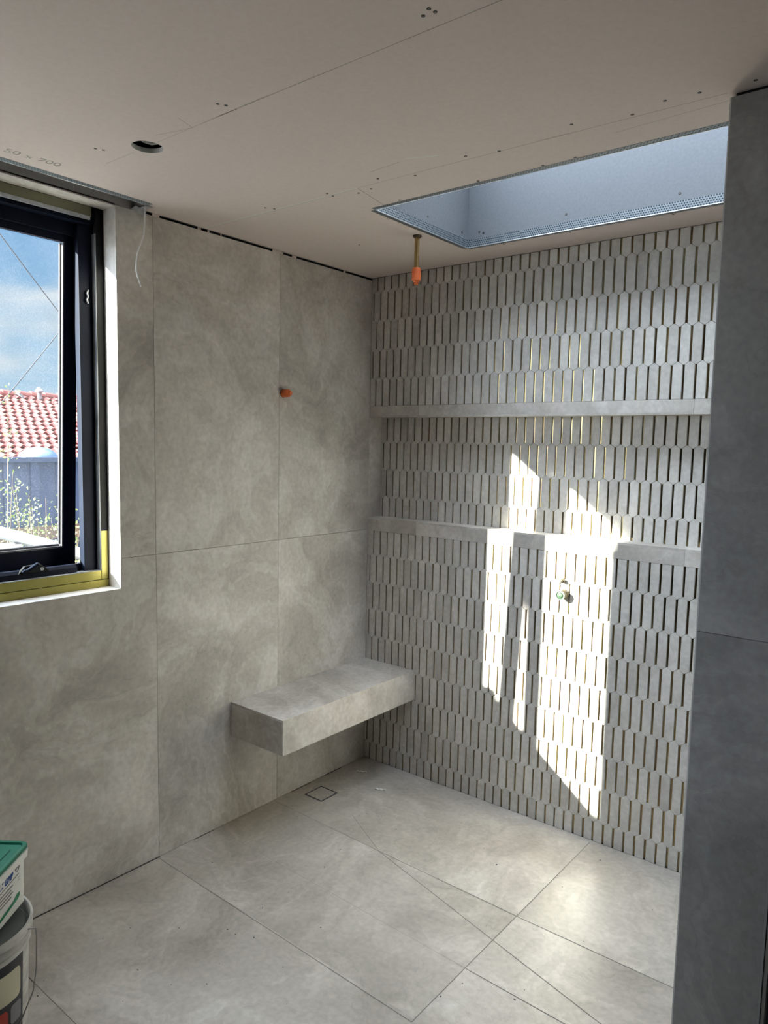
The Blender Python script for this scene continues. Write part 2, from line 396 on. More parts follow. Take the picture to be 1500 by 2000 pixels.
# ------------------------------------------------------------------ dimensions
H = 2.46
WY0, WY1 = -3.00, -1.392      # window opening along the left wall
WZ0, WZ1 = 1.097, 2.446
ND = 0.095                    # niche depth
SX0, SX1, SY0, SY1 = 0.69, 2.30, -0.809, -0.210
RX, RY = 3.6, -4.6            # rear room extent
TH = 0.009                    # tile thickness

# ------------------------------------------------------------------ left wall
mb = MB()
# masonry behind the tiles
BX = -0.0095
mb.box(-0.26, WY1 + 0.008, -0.02, BX, 0.30, H + 0.45, 1)
mb.box(-0.26, RY - 0.1, -0.02, BX, WY0 - 0.008, H + 0.45, 1)
mb.box(-0.26, WY0 - 0.008, -0.02, BX, WY1 + 0.008, WZ0 - 0.0095, 1)
mb.box(-0.26, WY0, 2.51, BX, WY1, H + 0.45, 1); mb.box(-0.10, WY0, WZ1 + 0.012, BX, WY1, 2.51, 1)
# dark gap line above the tile tops
mb.box(BX, -1.30, H - 0.0105, BX + 0.0005, 0.1, H, 2)
G = 0.0008
cols = [(0.0, -0.618), (-0.618, -1.244), (-1.244, -1.871), (-1.871, -2.497), (-2.497, -3.12), (-3.12, -3.75), (-3.75, RY)]
tid = 1.0
TOP = H - 0.0105
for i, (ya, yb) in enumerate(cols):
    for (za, zb) in ((0.001, 1.209), (1.209, TOP)):
        tid += 1.0
        pieces = [(ya, yb, za, zb)]
        # cut the window opening out
        out = []
        for (a, b, c, d) in pieces:
            if b >= WY1 or a <= WY0:
                out.append((a, b, c, d)); continue
            if c < WZ0: out.append((a, b, c, min(d, WZ0)))
            if a > WY1: out.append((a, WY1, max(c, WZ0), d)) if d > WZ0 else None
            if b < WY0: out.append((WY0, b, max(c, WZ0), d)) if d > WZ0 else None
        for (a, b, c, d) in out:
            if d - c < 0.003: continue
            ga = 0 if a == 0.0 else G
            gb = 0 if b in (WY1, WY0) else G
            gc = G if abs(c - 1.209) < 1e-6 else 0
            gd = G if abs(d - 1.209) < 1e-6 else 0
            mb.box(-TH, a - ga, c + gc, 0, b + gb, d - gd, 0, tid)
# the side of the niche carries the same tile past the corner
mb.box(-TH, 0.0, 1.262, 0, ND + 0.01, 1.79, 0, 31)
# grey lining board above the window head, inside the ceiling slot
mb.box(-TH, RY, TOP + 0.001, -0.001, -1.30, H + 0.13, 3)
o = mb.build('wall_left', [M['wall_tile'], M['render'], M['black_gap'], M['grey_board']])
struct(o, 'left wall of large cloudy greige stone-look tiles around the window')
# filler bits that break the dark gap
mb = MB()
for (a, b) in ((-1.215, -1.245), (-1.03, -1.045), (-0.99, -0.998), (-0.93, -0.935), (-0.60, -0.66), (-0.52, -0.545), (-0.2, -0.21)):
    mb.box(-0.004, a, H - 0.0108, -0.0005, b, H - 0.0002, 0)
struct(mb.build('trim_1', M['board']), 'pale filler bits in the dark gap over the left wall tiles')

# ------------------------------------------------------------------ picket tile wall
PX = 0.0438; HWT = 0.0176; KS = 0.65; JW = 0.0014
ZROW0, PZ = 2.391, 0.1415
def clip_poly(poly, x0, x1, z0, z1):
    def clip(P, f, g):
        out = []
        for i in range(len(P)):
            a, b = P[i], P[(i + 1) % len(P)]
            fa, fb = f(a), f(b)
            if fa >= 0: out.append(a)
            if (fa >= 0) != (fb >= 0):
                s = fa / (fa - fb); out.append((a[0] + s * (b[0] - a[0]), a[1] + s * (b[1] - a[1])))
        return out
    for f in (lambda p: p[0] - x0, lambda p: x1 - p[0], lambda p: p[1] - z0, lambda p: z1 - p[1]):
        if len(poly) < 3: return []
        poly = clip(poly, f, None)
    return poly
def inset(poly, d):
    n = len(poly); out = []
    A = sum(poly[i][0] * poly[(i + 1) % n][1] - poly[(i + 1) % n][0] * poly[i][1] for i in range(n))
    sg = 1 if A > 0 else -1
    for i in range(n):
        p0, p1, p2 = Vector(poly[i - 1]), Vector(poly[i]), Vector(poly[(i + 1) % n])
        d1 = (p1 - p0); d2 = (p2 - p1)
        if d1.length < 1e-6 or d2.length < 1e-6: return None
        d1.normalize(); d2.normalize()
        n1 = Vector((-d1.y, d1.x)) * sg; n2 = Vector((-d2.y, d2.x)) * sg
        k = 1 + n1.dot(n2)
        if k < 0.2: return None
        out.append(tuple(p1 + (n1 + n2) * (d / k)))
    return out
def picket_field(mb, x0, x1, z0, z1, yf, phase_fn, zref, t0):
    """pickets: front at y=yf, bodies run back to yf+TH; slot floor at yf+0.0075"""
    hz = (KS * PX / 2 - JW) / 2
    rows = []
    k0 = int(math.floor((z0 - zref) / PZ)) - 1; k1 = int(math.ceil((z1 - zref) / PZ)) + 1
    for k in range(k0, k1):
        zb = zref + k * PZ; zt = zb + PZ
        tipT = zt + hz; tipB = zb - hz
        sT = tipT - KS * HWT; sB = tipB + KS * HWT
        ph = phase_fn(k)          # x of a slot centre in this row
        n0 = int((x0 - ph) / PX) - 2; n1 = int((x1 - ph) / PX) + 2
        for n in range(n0, n1):
            c = ph + (n + 0.5) * PX + random.uniform(-0.0004, 0.0004)
            hw = HWT + random.uniform(-0.0005, 0.0004)
            P = [(c - hw, sB), (c, tipB), (c + hw, sB), (c + hw, sT), (c, tipT), (c - hw, sT)]
            P = clip_poly(P, x0, x1, z0, z1)
            Q = []
            for p in P:
                if not Q or (abs(p[0] - Q[-1][0]) + abs(p[1] - Q[-1][1])) > 2e-4: Q.append(p)
            if len(Q) > 2 and (abs(Q[0][0] - Q[-1][0]) + abs(Q[0][1] - Q[-1][1])) < 2e-4: Q.pop()
            if len(Q) < 3: continue
            w = max(p[0] for p in Q) - min(p[0] for p in Q); h = max(p[1] for p in Q) - min(p[1] for p in Q)
            if w < 0.004 or h < 0.004: continue
            t = t0 + (k - k0) * 61 + (n - n0)
            t = (t * 7.31) % 97.0
            dy = random.uniform(-0.0004, 0.0004)
            I = inset(Q, 0.0007)
            m_ = len(Q)
            if I is None: I = Q
            V3 = [(p[0], yf + dy, p[1]) for p in I] + [(p[0], yf + dy + 0.0007, p[1]) for p in Q] + [(p[0], yf + TH, p[1]) for p in Q]
            F = [tuple(range(m_))]
            for a in range(m_):
                b = (a + 1) % m_
                F += [(a, b, m_ + b, m_ + a)]
            mb.idx(V3, F, 0, t)
            mb.idx(V3, [(m_ + a, m_ + (a + 1) % m_, 2 * m_ + (a + 1) % m_, 2 * m_ + a) for a in range(m_)], 1, t)
            # slot floor to the right of this tile
            gx0, gx1 = c + hw - 0.001, c + PX - HWT + 0.001
            za, zc = max(zb - 0.006, z0), min(zt + 0.006, z1)
            gx0, gx1 = max(gx0, x0), min(gx1, x1)
            if gx1 > gx0 and zc > za:
                yy = yf + 0.0062
                mb.face([(gx0, yy, za), (gx1, yy, za), (gx1, yy, zc), (gx0, yy, zc)], 2, (t * 3.17 + 11.3) % 89)
BACKX = 2.6
mb = MB()
SZ1, SZ0 = 1.271, 1.205      # sill nosing
LZ0, LZ1 = 1.777, 1.834      # lintel nosing
# upper field: slot at x=.012 in the row 2.2495..2.391 (k=-1)
picket_field(mb, 0.0005, BACKX, LZ1, H - 0.002, 0.0, lambda k: 0.0125 if (k % 2) else 0.0125 + PX / 2, ZROW0, 100)
# niche back: row 1.655.. (k=0) slot at .036
picket_field(mb, 0.0005, BACKX, SZ1, LZ0, ND, lambda k: 0.037 if (k % 2 == 0) else 0.037 - PX / 2, 1.656, 3000)
# lower field: row 1.081.. (k=0) slot at .039
picket_field(mb, 0.0005, BACKX, 0.001, SZ0, 0.0, lambda k: 0.039 if (k % 2 == 0) else 0.039 - PX / 2, 1.0815, 6000)
# substrate
mb.box(-0.2, 0.0085, LZ1, BACKX, 0.30, H + 0.45, 3)
mb.box(-0.2, 0.0085, -0.02, BACKX, 0.30, SZ0, 3)
mb.box(-0.2, ND + 0.0085, SZ0, BACKX, 0.30, LZ1, 3)
o = mb.build('wall_back', [M['picket'], M['tile_body'], M['brass'], M['joint']], fix=False)
struct(o, 'back wall of slim elongated hexagon pickets with brassy vertical slots')

# niche sill and lintel (stone-look strips)
JX1, JX2 = 0.305, 1.5695
def ledge(name, z0, z1, top, label, t0):
    mb = MB()
    for i, (a, b) in enumerate(((0.0006, JX1), (JX1, JX2), (JX2, BACKX))):
        a2, b2 = a + (0.0004 if i else 0), b - 0.0004
        mb.box(a2, -0.0005, z0 + (0.0008 if top else 0.0082), b2, 0.009, z1 - (0.0082 if top else 0.0008), 0, t0 + i)
        if top:
            mb.box(a2, -0.0005, z1 - 0.008, b2, ND, z1 + 0.0005, 0, t0 + 3 + i)
        else:
            mb.box(a2, -0.0005, z0, b2, ND, z0 + 0.008, 0, t0 + 3 + i)
    mb.box(0.0, 0.0085, z0 + 0.0085, BACKX, ND + 0.008, z1 - 0.0085, 1)
    o = mb.build(name, [M['wall_tile'], M['joint']]); struct(o, label); return o
ledge('trim_2', SZ0, SZ1, True, 'stone-look ledge along the bottom of the wall niche', 41)
ledge('trim_3', LZ0, LZ1, False, 'stone-look band along the top of the wall niche', 51)

# ------------------------------------------------------------------ floor
mb = MB()
mb.box(-0.3, RY - 0.1, -0.12, RX + 0.1, 0.3, 0.0, 1)
def slabpoly(pts, t):
    mb.face([(x, y, 0.0006) for x, y in pts], 0, t)
XE = 1.2635; y1_, y2_, y3_, y4_ = -0.645, -0.975, -1.252, -1.881
slabpoly([(0, 0), (XE, 0), (XE, y1_), (0, y1_)], 1)
slabpoly([(0, y1_), (XE, y1_), (XE, y3_), (0, y3_)], 2)
slabpoly([(0, y3_), (XE, y3_), (XE, y4_), (0, y4_)], 3)
slabpoly([(0, y4_), (XE, y4_), (XE, RY), (0, RY)], 4)
slabpoly([(XE, 0), (RX, 0), (RX, y1_), (XE, y1_)], 5)
slabpoly([(XE, y1_), (RX, y1_), (RX, y2_), (XE, y2_)], 6)
slabpoly([(XE, y2_), (RX, y2_), (RX, RY), (XE, RY)], 7)
def jl(x0, y0, x1, y1, w=0.0022, m=2):
    a, b = Vector((x0, y0, 0)), Vector((x1, y1, 0)); d = (b - a).normalized(); n = Vector((-d.y, d.x, 0)) * w / 2
    z = Vector((0, 0, 0.0012))
    mb.face([a + n + z, b + n + z, b - n + z, a - n + z], m)
jl(XE, -0.02, XE, -1.252, 0.0022)
jl(0, y1_ + 0.006, 0.636, -0.6475, 0.0018); jl(0.636, -0.6475, XE, -0.650, 0.0022); jl(XE, -0.650, 2.0, -0.640, 0.0022)
jl(0, y3_, XE, -1.266, 0.0022); jl(XE, -1.266, XE, -1.252, 0.0022)
jl(0.25, y4_, 1.6, y4_, 0.0022); jl(0, y4_, 0.3, y4_, 0.0022)
jl(0.36, -0.50, 0.636, -0.648, 0.0014); jl(0.636, -0.648, XE, -0.813, 0.0022); jl(XE, -0.813, 2.2, -1.055, 0.0022)
jl(0.02, -0.966, XE, -0.984, 0.0013, 3); jl(XE, -0.984, 2.4, -1.0, 0.0022)
jl(0.18, -0.40, 1.224, -0.162, 0.001, 3); jl(1.224, -0.162, 2.0, -0.02, 0.001, 3)
jl(0.02, -0.2, 0.16, -0.39, 0.001, 3)
# dark edge joint along the left wall
def wl(a, b, w):
    mb.face([(0.0, a, 0.0013), (w, a, 0.0013), (w, b, 0.0013), (0, b, 0.0013)], 1)
wl(-1.244, -2.2, 0.007); wl(-0.90, -1.244, 0.0008); wl(-0.55, -0.90, 0.0006); wl(-0.40, -0.53, 0.006); wl(-0.18, -0.30, 0.006); wl(-0.30, -0.40, 0.001); wl(-0.98, -1.08, 0.005)
o = mb.build('floor', [M['floor_tile'], M['grout'], M['joint'], M['joint_soft']])
struct(o, 'large greige stone-look floor tiles with thin dark joints')

# ------------------------------------------------------------------ ceiling
CT = 0.013
HX, HY, HR = 0.509, -1.597, 0.043
NX, NYE = 0.066, -1.315
mb = MB()
def cb(x0, y0, x1, y1):
    mb.box(x0, y0, H, x1, y1, H + CT, 0)
cb(0.0, SY1, RX, 0.0)
cb(0.0, SY0, SX0, SY1); cb(SX1, SY0, RX, SY1)
cb(0.0, NYE, RX, SY0)
q = 0.08
cb(NX, HY - q, HX - q, NYE) if False else None
cb(NX, HY + q, RX, NYE)
cb(NX, HY - q, HX - q, HY + q); cb(HX + q, HY - q, RX, HY + q)
cb(NX, RY, RX, HY - q)
# ring round the downlight hole
n = 48
P = []
for k in range(n):
    a = 2 * PI * k / n
    ca, sa = math.cos(a), math.sin(a); s = q / max(abs(ca), abs(sa))
    P.append(((HX + HR * ca, HY + HR * sa), (HX + s * ca, HY + s * sa)))
for k in range(n):
    (i0, o0), (i1, o1) = P[k], P[(k + 1) % n]
    mb.face([(*i0, H), (*o0, H), (*o1, H), (*i1, H)], 0)
    mb.face([(*i0, H), (*i1, H), (*i1, H + CT), (*i0, H + CT)], 1)
# corners of the square ring
# slot recess over the window
mb.box(NX - 0.001, RY, H + CT, NX + 0.012, NYE, H + 0.13, 2)
mb.box(-0.008, RY, H + 0.13, NX + 0.012, NYE, H + 0.14, 2)
mb.box(-0.008, NYE, H + CT, NX + 0.012, NYE + 0.01, H + 0.14, 2)
# roof deck over the void
for (a, b, c, d) in ((-0.26, RY - 0.1, RX + 0.1, SY0 - 0.02), (-0.26, SY1 + 0.02, RX + 0.1, 0.3), (-0.26, SY0 - 0.02, SX0 - 0.02, SY1 + 0.02), (SX1 + 0.02, SY0 - 0.02, RX + 0.1, SY1 + 0.02)):
    mb.box(a, b, H + 0.45, c, d, H + 0.55, 3)
o = mb.build('ceiling', [M['board'], M['tile_body'], M['grey_board'], M['render']], fix=False)
struct(o, 'unpainted greige plasterboard ceiling with screw holes and board joints')
# board joints and pencil lines on the ceiling
mb = MB()
def cl(x0, y0, x1, y1, w, m=0, z=0.0004):
    a, b = Vector((x0, y0, 0)), Vector((x1, y1, 0)); d = (b - a).normalized(); nn = Vector((-d.y, d.x, 0)) * w / 2
    mb.face([(v.x, v.y, H - z) for v in (a + nn, b + nn, b - nn, a - nn)], m)
cl(0.002, -1.014, 0.78, -1.008, 0.007, 1); cl(0.002, -1.010, 0.78, -1.0045, 0.0016, 2)  # wide pale strip paints the highlight along the board step
cl(0.78, -1.008, 1.0, -1.006, 0.0014); cl(1.0, -1.006, 1.885, -0.985, 0.0018)
cl(0.779, -1.005, 0.745, -0.83, 0.0018, 3)
cl(0.56, -1.601, 0.93, -1.602, 0.001, 2); cl(0.93, -1.602, 1.75, -1.598, 0.0018, 2); cl(0.30, -1.60, 0.455, -1.60, 0.0012, 2); cl(0.83, -1.602, 0.90, -1.6015, 0.002, 3)
cl(1.05, -1.11, 1.14, -1.075, 0.006, 1)
cl(0.90, -1.09, 1.02, -1.10, 0.0012, 3)
cl(0.60, -1.63, 0.72, -1.60, 0.001, 3); cl(0.72, -1.60, 0.74, -1.66, 0.001, 3)
cl(1.6, -0.93, 1.885, -0.945, 0.0014, 2)
o = mb.build('ceiling_joints', [M['joint_soft'], M['tile_body'], M['joint_soft'], M['joint']]); o['kind'] = 'structure'; o['label'] = 'joint with a painted-in pale highlight and faint set-out lines on the plasterboard ceiling'
o.name = 'trim_4'

# pencilled sizes on the board (faint, partly legible)
PENCIL = mat('pencil', (0.34, 0.32, 0.29), 0.8)
def text_mesh(name, s, size, m, parent=None, mw=None, extrude=0.0002, bold=0.0):
    cu = bpy.data.curves.new(name + '_text', 'FONT'); cu.body = s; cu.size = size; cu.extrude = extrude; cu.align_x = 'LEFT'; cu.offset = bold
    to = bpy.data.objects.new(name + '_tmp', cu); COL.objects.link(to)
    dg = bpy.context.evaluated_depsgraph_get(); dg.update()
    me = bpy.data.meshes.new_from_object(to.evaluated_get(dg)); me.name = name
    bpy.data.objects.remove(to, do_unlink=True)
    me.materials.clear(); me.materials.append(m)
    if mw is not None: me.transform(mw)
    o = bpy.data.objects.new(name, me); COL.objects.link(o)
    if parent is not None:
        o.parent = parent; me.transform(Matrix.Translation(-world_loc(parent)))
    return o
def frame_matrix(origin, xd, yd):
    x = Vector(xd).normalized(); y = Vector(yd).normalized(); z = x.cross(y)
    return Matrix(((x.x, y.x, z.x, origin[0]), (x.y, y.y, z.y, origin[1]), (x.z, y.z, z.z, origin[2]), (0, 0, 0, 1)))
o = text_mesh('pencil_marking', '50 x 700', 0.045, PENCIL, None, frame_matrix((0.14, -1.83, H - 0.0003), (0.1, 1, 0), (1, -0.1, 0)), 0.0001)
tag(o, 'faint pencilled size on the ceiling board beside the window slot', 'marking')

# ------------------------------------------------------------------ downlight hole void, cable
mb = MB()
mb.lathe((HX, HY, H + CT), (0, 0, 1), [(0.0435, 0.0), (0.09, 0.02), (0.09, 0.12), (0.0, 0.12)], 24, 0)
struct(mb.build('trim_5', M['black_gap']), 'dark void above the round downlight hole')
mb = MB()
mb.tube([(HX - 0.02, HY - 0.015, H + 0.03), (HX + 0.01, HY - 0.02, H + 0.008), (HX + 0.022, HY + 0.0, H + 0.004), (HX + 0.02, HY + 0.018, H + 0.012), (HX + 0.0, HY + 0.03, H + 0.03)], 0.004, 8)
mb.tube([(HX + 0.0, HY - 0.03, H + 0.02), (HX + 0.028, HY - 0.012, H + 0.006), (HX + 0.03, HY + 0.012, H + 0.015)], 0.0025, 8)
tag(mb.build('downlight_cable', M['wire_steel'], smooth=True), 'grey cable end tucked inside the round downlight hole', 'cable')

# ------------------------------------------------------------------ skylight shaft
mb = MB()
ZS = H + 0.565
t_ = 0.012
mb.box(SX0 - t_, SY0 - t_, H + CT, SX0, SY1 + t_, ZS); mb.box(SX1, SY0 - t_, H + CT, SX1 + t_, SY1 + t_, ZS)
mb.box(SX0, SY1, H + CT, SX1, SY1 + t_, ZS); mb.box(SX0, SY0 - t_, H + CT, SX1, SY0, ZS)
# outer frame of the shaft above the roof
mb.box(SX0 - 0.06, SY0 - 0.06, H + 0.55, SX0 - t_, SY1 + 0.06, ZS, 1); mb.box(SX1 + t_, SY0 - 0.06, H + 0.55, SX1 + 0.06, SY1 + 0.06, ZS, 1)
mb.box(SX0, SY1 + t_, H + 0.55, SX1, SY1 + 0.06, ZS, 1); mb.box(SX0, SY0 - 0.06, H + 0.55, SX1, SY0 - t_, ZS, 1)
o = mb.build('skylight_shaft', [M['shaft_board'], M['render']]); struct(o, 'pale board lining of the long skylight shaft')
o.name = 'window_2'
mb = MB(); mb.box(SX0 - 0.03, SY0 - 0.03, ZS + 0.002, SX1 + 0.03, SY1 + 0.03, ZS + 0.008)
g = mb.build('pane', M['glass'], o)

# perforated corner beads of the skylight edge
def bead(name, corner_a, corner_b, inward, label, group, dark=False, wid=0.021, hgt=0.030, up=True):
    """L section: one flange on the ceiling underside, one up the shaft; UV measured in metres along the strip"""
    a, b = Vector(corner_a), Vector(corner_b); L = (b - a).length; d = (b - a).normalized(); inn = Vector(inward)
    me = bpy.data.meshes.new(name); bm = bmesh.new(); uv = bm.loops.layers.uv.new('UVMap')
    def quad(p, dv, w, off, th):
        # strip from edge line, extending along dv by w, thickness th along off
        P = [p, p + d * L, p + d * L + dv * w, p + dv * w]
        vs = [bm.verts.new(v) for v in P] + [bm.verts.new(v + off * th) for v in P]
        UV = [(0, 0), (L, 0), (L, w), (0, w)]
        for idx, uvs in (((0, 1, 2, 3), UV), ((7, 6, 5, 4), UV[::-1])):
            f = bm.faces.new([vs[i] for i in idx])
            for lp, q in zip(f.loops, uvs): lp[uv].uv = q
        for i in range(4):
            j = (i + 1) % 4
            f = bm.faces.new([vs[i], vs[j], vs[j + 4], vs[i + 4]]); f.material_index = 1
    z = Vector((0, 0, 1))
    quad(a - z * 0.0012, -inn, wid, z, 0.0008)
    quad(a + inn * 0.0008, z, hgt, inn, 0.0006)
    # rounded nose
    bm.to_mesh(me); bm.free()
    me.materials.append(M['perf']); me.materials.append(M['galv'])
    o = bpy.data.objects.new(name, me); COL.objects.link(o)
    nb = MB(); nb.tube([a + inn * 0.0006 - z * 0.0012, b + inn * 0.0006 - z * 0.0012], 0.0017, 8)
    no = nb.build('nose', M['galv'], o, smooth=True)
    tag(o, label, 'corner bead', group)
    return o
gb = 'perforated corner beads round the skylight opening'
bead('corner_bead', (SX0, SY1, H), (SX1, SY1, H), (0, -1, 0), 'perforated metal bead along the skylight edge nearest the picket tile wall', gb)
bead('corner_bead', (SX0, SY0, H), (SX1, SY0, H), (0, 1, 0), 'long perforated metal bead along the skylight edge farthest from the picket wall', gb)
bead('corner_bead', (SX0, SY0, H), (SX0, SY1, H), (1, 0, 0), 'short perforated metal bead at the left end of the skylight', gb)
bead('corner_bead', (NX, RY + 0.4, H), (NX, NYE + 0.012, H), (-1, 0, 0), 'perforated metal bead along the ceiling slot above the window', None, wid=0.024, hgt=0.02)
# loose bent end pieces of that bead
mb = MB()
mb.obox((0.035, NYE + 0.012, H - 0.005), (1, 0.05, 0.0), (0, 1, 0.1), (0, 0, 1), 0.032, 0.016, 0.0006)
mb.obox((0.012, NYE + 0.004, H - 0.012), (1, 0, 0.15), (0, 1, -0.3), (0, 0, 1), 0.02, 0.022, 0.0006)
o = mb.build('bent_bead_offcut', M['galv'])
tag(o, 'crumpled galvanised offcut at the end of the window slot bead', 'metal offcut')

# ------------------------------------------------------------------ screws
def screw_mesh():
    mb = MB(); mb.lathe((0, 0, 0), (0, 0, -1), [(0.0044, -0.0002), (0.0044, 0.0003), (0.0030, 0.0006), (0.0, 0.0001)], 14)
    return mb.build('plaster_screw', M['screw'])
proto = screw_mesh()
proto_x = MB(); proto_x.box(-0.0022, -0.0004, -0.0008, 0.0022, 0.0004, -0.0003); proto_x.box(-0.0004, -0.0022, -0.0008, 0.0004, 0.0022, -0.0003)
px_ = proto_x.build('cross_slot', M['screw_metal'], proto)
S = [((0.883, -1.646), 'near the long pencil line, left of a close pair', 'left screw of the pair on the open ceiling right of the downlight hole'),
     ((0.893, -1.629), '', 'right screw of the pair on the open ceiling right of the downlight hole'),
     ((1.522, -1.656), '', 'upper left screw of the cluster of three near the top edge of the photo'),
     ((1.526, -1.641), '', 'right screw of the cluster of three near the top edge of the photo'),
     ((1.500, -1.644), '', 'lowest screw of the cluster of three near the top edge of the photo'),
     ((0.378, -1.679), '', 'faint left screw of the pair between window slot and downlight hole'),
     ((0.387, -1.660), '', 'faint right screw of the pair between window slot and downlight hole')]
J = [(0.383, -1.045), (0.401, -1.019), (0.663, -1.026), (0.662, -0.997), (0.751, -0.970), (0.810, -0.976), (0.885, -1.033), (0.995, -0.987), (1.200, -1.024), (1.295, -1.000), (1.528, -1.040), (1.671, -1.004), (1.758, -1.030), (1.834, -1.023), (1.949, -1.010)]
JN = ['leftmost', 'second', 'third', 'fourth', 'fifth', 'sixth', 'seventh', 'eighth', 'ninth', 'tenth', 'eleventh', 'twelfth', 'thirteenth', 'fourteenth']
for i, p in enumerate(J):
    S.append((p, '', 'dark screw head in the dark ceiling corner right of the tiled nib' if i == 14 else ('dark screw head, leftmost of the row along the ceiling board joint' if i == 0 else 'dark screw head, %s from the left along the ceiling board joint' % JN[i])))
B2 = [((0.819, -0.838), 'dark screw head above the left half of the far skylight bead, leftmost'), ((1.127, -0.838), 'dark screw head by the outer skylight bead, second from its left end'),
      ((1.346, -0.836), 'dark screw head by the outer skylight bead, third from its left end'), ((1.447, -0.838), 'dark screw head by the outer skylight bead, rightmost'),
      ((0.348, -0.500), 'tiny dark screw head alone on the ceiling left of the copper pipe'), ((0.660, -0.699), 'tiny dark screw head beside the short skylight bead'),
      ((0.840, -0.174), 'screw head between picket wall and skylight, left one'), ((1.128, -0.178), 'screw head between picket wall and skylight, middle one'), ((1.511, -0.175), 'screw head between picket wall and skylight, right one')]
for p, l in B2: S.append((p, '', l))
first = True
for (p, _, l) in S:
    o = proto if first else copy_tree(proto)
    first = False
    o.location = (p[0], p[1], H - 0.0002)
    if not l.startswith(('dark', 'tiny', 'screw', 'faint')): l = 'dark ' + l
    tag(o, l, 'screw', 'screws in the plasterboard')
SS = [((0.744, SY1, 2.515), 'back', 'left screw of the close pair on the shaft board facing the room'), ((0.764, SY1, 2.508), 'back', 'right screw of the close pair on the shaft board facing the room'),
      ((1.125, SY1, 2.518), 'back', 'lone screw midway along the shaft board facing the room'), ((1.541, SY1, 2.514), 'back', 'lone screw toward the right end of the shaft board facing the room'),
      ((SX0, -0.495, 2.514), 'left', 'screw on the short left end board of the skylight shaft'), ((SX0, -0.255, 2.512), 'left', 'screw low in the corner of the short left shaft board')]
for (p, w, l) in SS:
    o = copy_tree(proto)
    o.location = (p[0], p[1] - 0.0002, p[2]) if w == 'back' else (p[0] + 0.0002, p[1], p[2])
    o.rotation_euler = (-PI / 2, 0, 0) if w == 'back' else (0, -PI / 2, 0)
    tag(o, l, 'screw', 'screws in the plasterboard')

# ------------------------------------------------------------------ rear room, nib wall, door
mb = MB(); mb.box(-0.26, RY - 0.1, -0.02, RX + 0.1, RY, H + 0.45); struct(mb.build('wall_rear', M['rear_wall']))
mb = MB(); mb.box(RX, RY, -0.02, RX + 0.1, 0.3, H + 0.45); mb.box(BACKX, 0.0, -0.02, RX, 0.3, H + 0.45); struct(mb.build('wall_right', M['rear_wall']))
NXL, NXR, NY = 1.890, 2.089, -0.982
mb = MB()
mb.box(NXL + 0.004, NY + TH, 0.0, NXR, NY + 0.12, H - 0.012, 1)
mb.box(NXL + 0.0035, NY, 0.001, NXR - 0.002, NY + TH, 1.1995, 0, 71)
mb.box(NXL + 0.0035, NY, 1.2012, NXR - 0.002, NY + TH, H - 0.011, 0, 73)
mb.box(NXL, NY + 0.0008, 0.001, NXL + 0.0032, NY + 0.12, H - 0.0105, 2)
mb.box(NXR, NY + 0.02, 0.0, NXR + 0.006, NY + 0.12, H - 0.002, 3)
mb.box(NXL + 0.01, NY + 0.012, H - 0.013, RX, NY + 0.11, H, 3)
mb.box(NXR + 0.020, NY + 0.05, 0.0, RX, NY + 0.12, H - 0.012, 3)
struct(mb.build('wall_nib', [M['shaded_tile'], M['render'], M['trim_light'], M['black_gap']]), 'narrow tiled nib wall in shade at the right')
bpy.data.objects['wall_nib'].name = 'wall_right_nib'
mb = MB(); mb.box(NXR - 0.002, NY - 0.002, 0.0, NXR + 0.003, NY + 0.02, H - 0.012); mb.box(NXR + 0.0045, NY + 0.004, 0.0, NXR + 0.012, NY + 0.03, H - 0.012)
struct(mb.build('trim_6', M['steel_trim']), 'thin metal channel on the right edge of the nib')
mb = MB(); mb.box(NXR + 0.021, NY + 0.006, 0.008, NXR + 0.86, NY + 0.045, 2.30); mb.box(NXR + 0.86, NY + 0.0, 0, RX, NY + 0.12, H - 0.001)
struct(mb.build('door_1', M['grey_board'], bevel=0.002), 'grey door slab beside the nib')

# ------------------------------------------------------------------ window
W = empty('window_1', (-0.13, -1.9, WZ0)); struct(W, 'dark aluminium window with an open awning sash')
# tiled reveals
mb = MB()
mb.box(-0.078, WY1, WZ0, -TH, WY1 + TH, WZ1 + 0.008, 0, 81)
mb.box(-0.078, WY0 - TH, WZ0, -TH, WY0, WZ1 + 0.008, 0, 83)
mb.box(-0.078, WY0, WZ1, -0.001, WY1, WZ1 + 0.009, 0, 85)
mb.box(-0.078, WY0, WZ0 - TH, -TH, WY1, WZ0, 1, 87); mb.box(-TH, WY0, WZ0, -0.0005, WY1, WZ0 + 0.0008, 1, 87)
o = mb.build('trim_7', [M['wall_tile'], M['white_sill']]); struct(o, 'pale tiled reveal lining the window opening')
# outer frame: flange (x=-.09) then jamb stepping outwards
FX = -0.080
def w_part(name, mb, m, parent=W, **k): return mb.build(name, m, parent, **k)
mb = MB()
# sill flange, two bands with a dark groove
mb.box(FX - 0.012, WY0, WZ0, FX, WY1, 1.1235, 0); mb.box(FX - 0.016, WY0, 1.1255, FX - 0.002, WY1 - 0.0285, 1.158, 0)
mb.box(FX - 0.016, WY1 - 0.027, 1.1255, FX - 0.002, WY1 - 0.001, 1.305, 0)
w_part('sill_flange', mb, M['olive'], bevel=0.0006)['label'] = 'olive metal band under the window'
mb = MB(); mb.box(FX - 0.0165, WY0, 1.1235, FX - 0.006, WY1, 1.1256); mb.box(FX - 0.017, WY1 - 0.0285, 1.1255, FX - 0.008, WY1 - 0.027, WZ1); mb.box(FX - 0.02, WY1 - 0.0015, WZ0, FX - 0.001, WY1, WZ1)
w_part('shadow_groove', mb, M['black_gap'])
mb = MB(); mb.box(FX - 0.016, WY1 - 0.027, 1.305, FX - 0.002, WY1 - 0.001, WZ1 - 0.001)
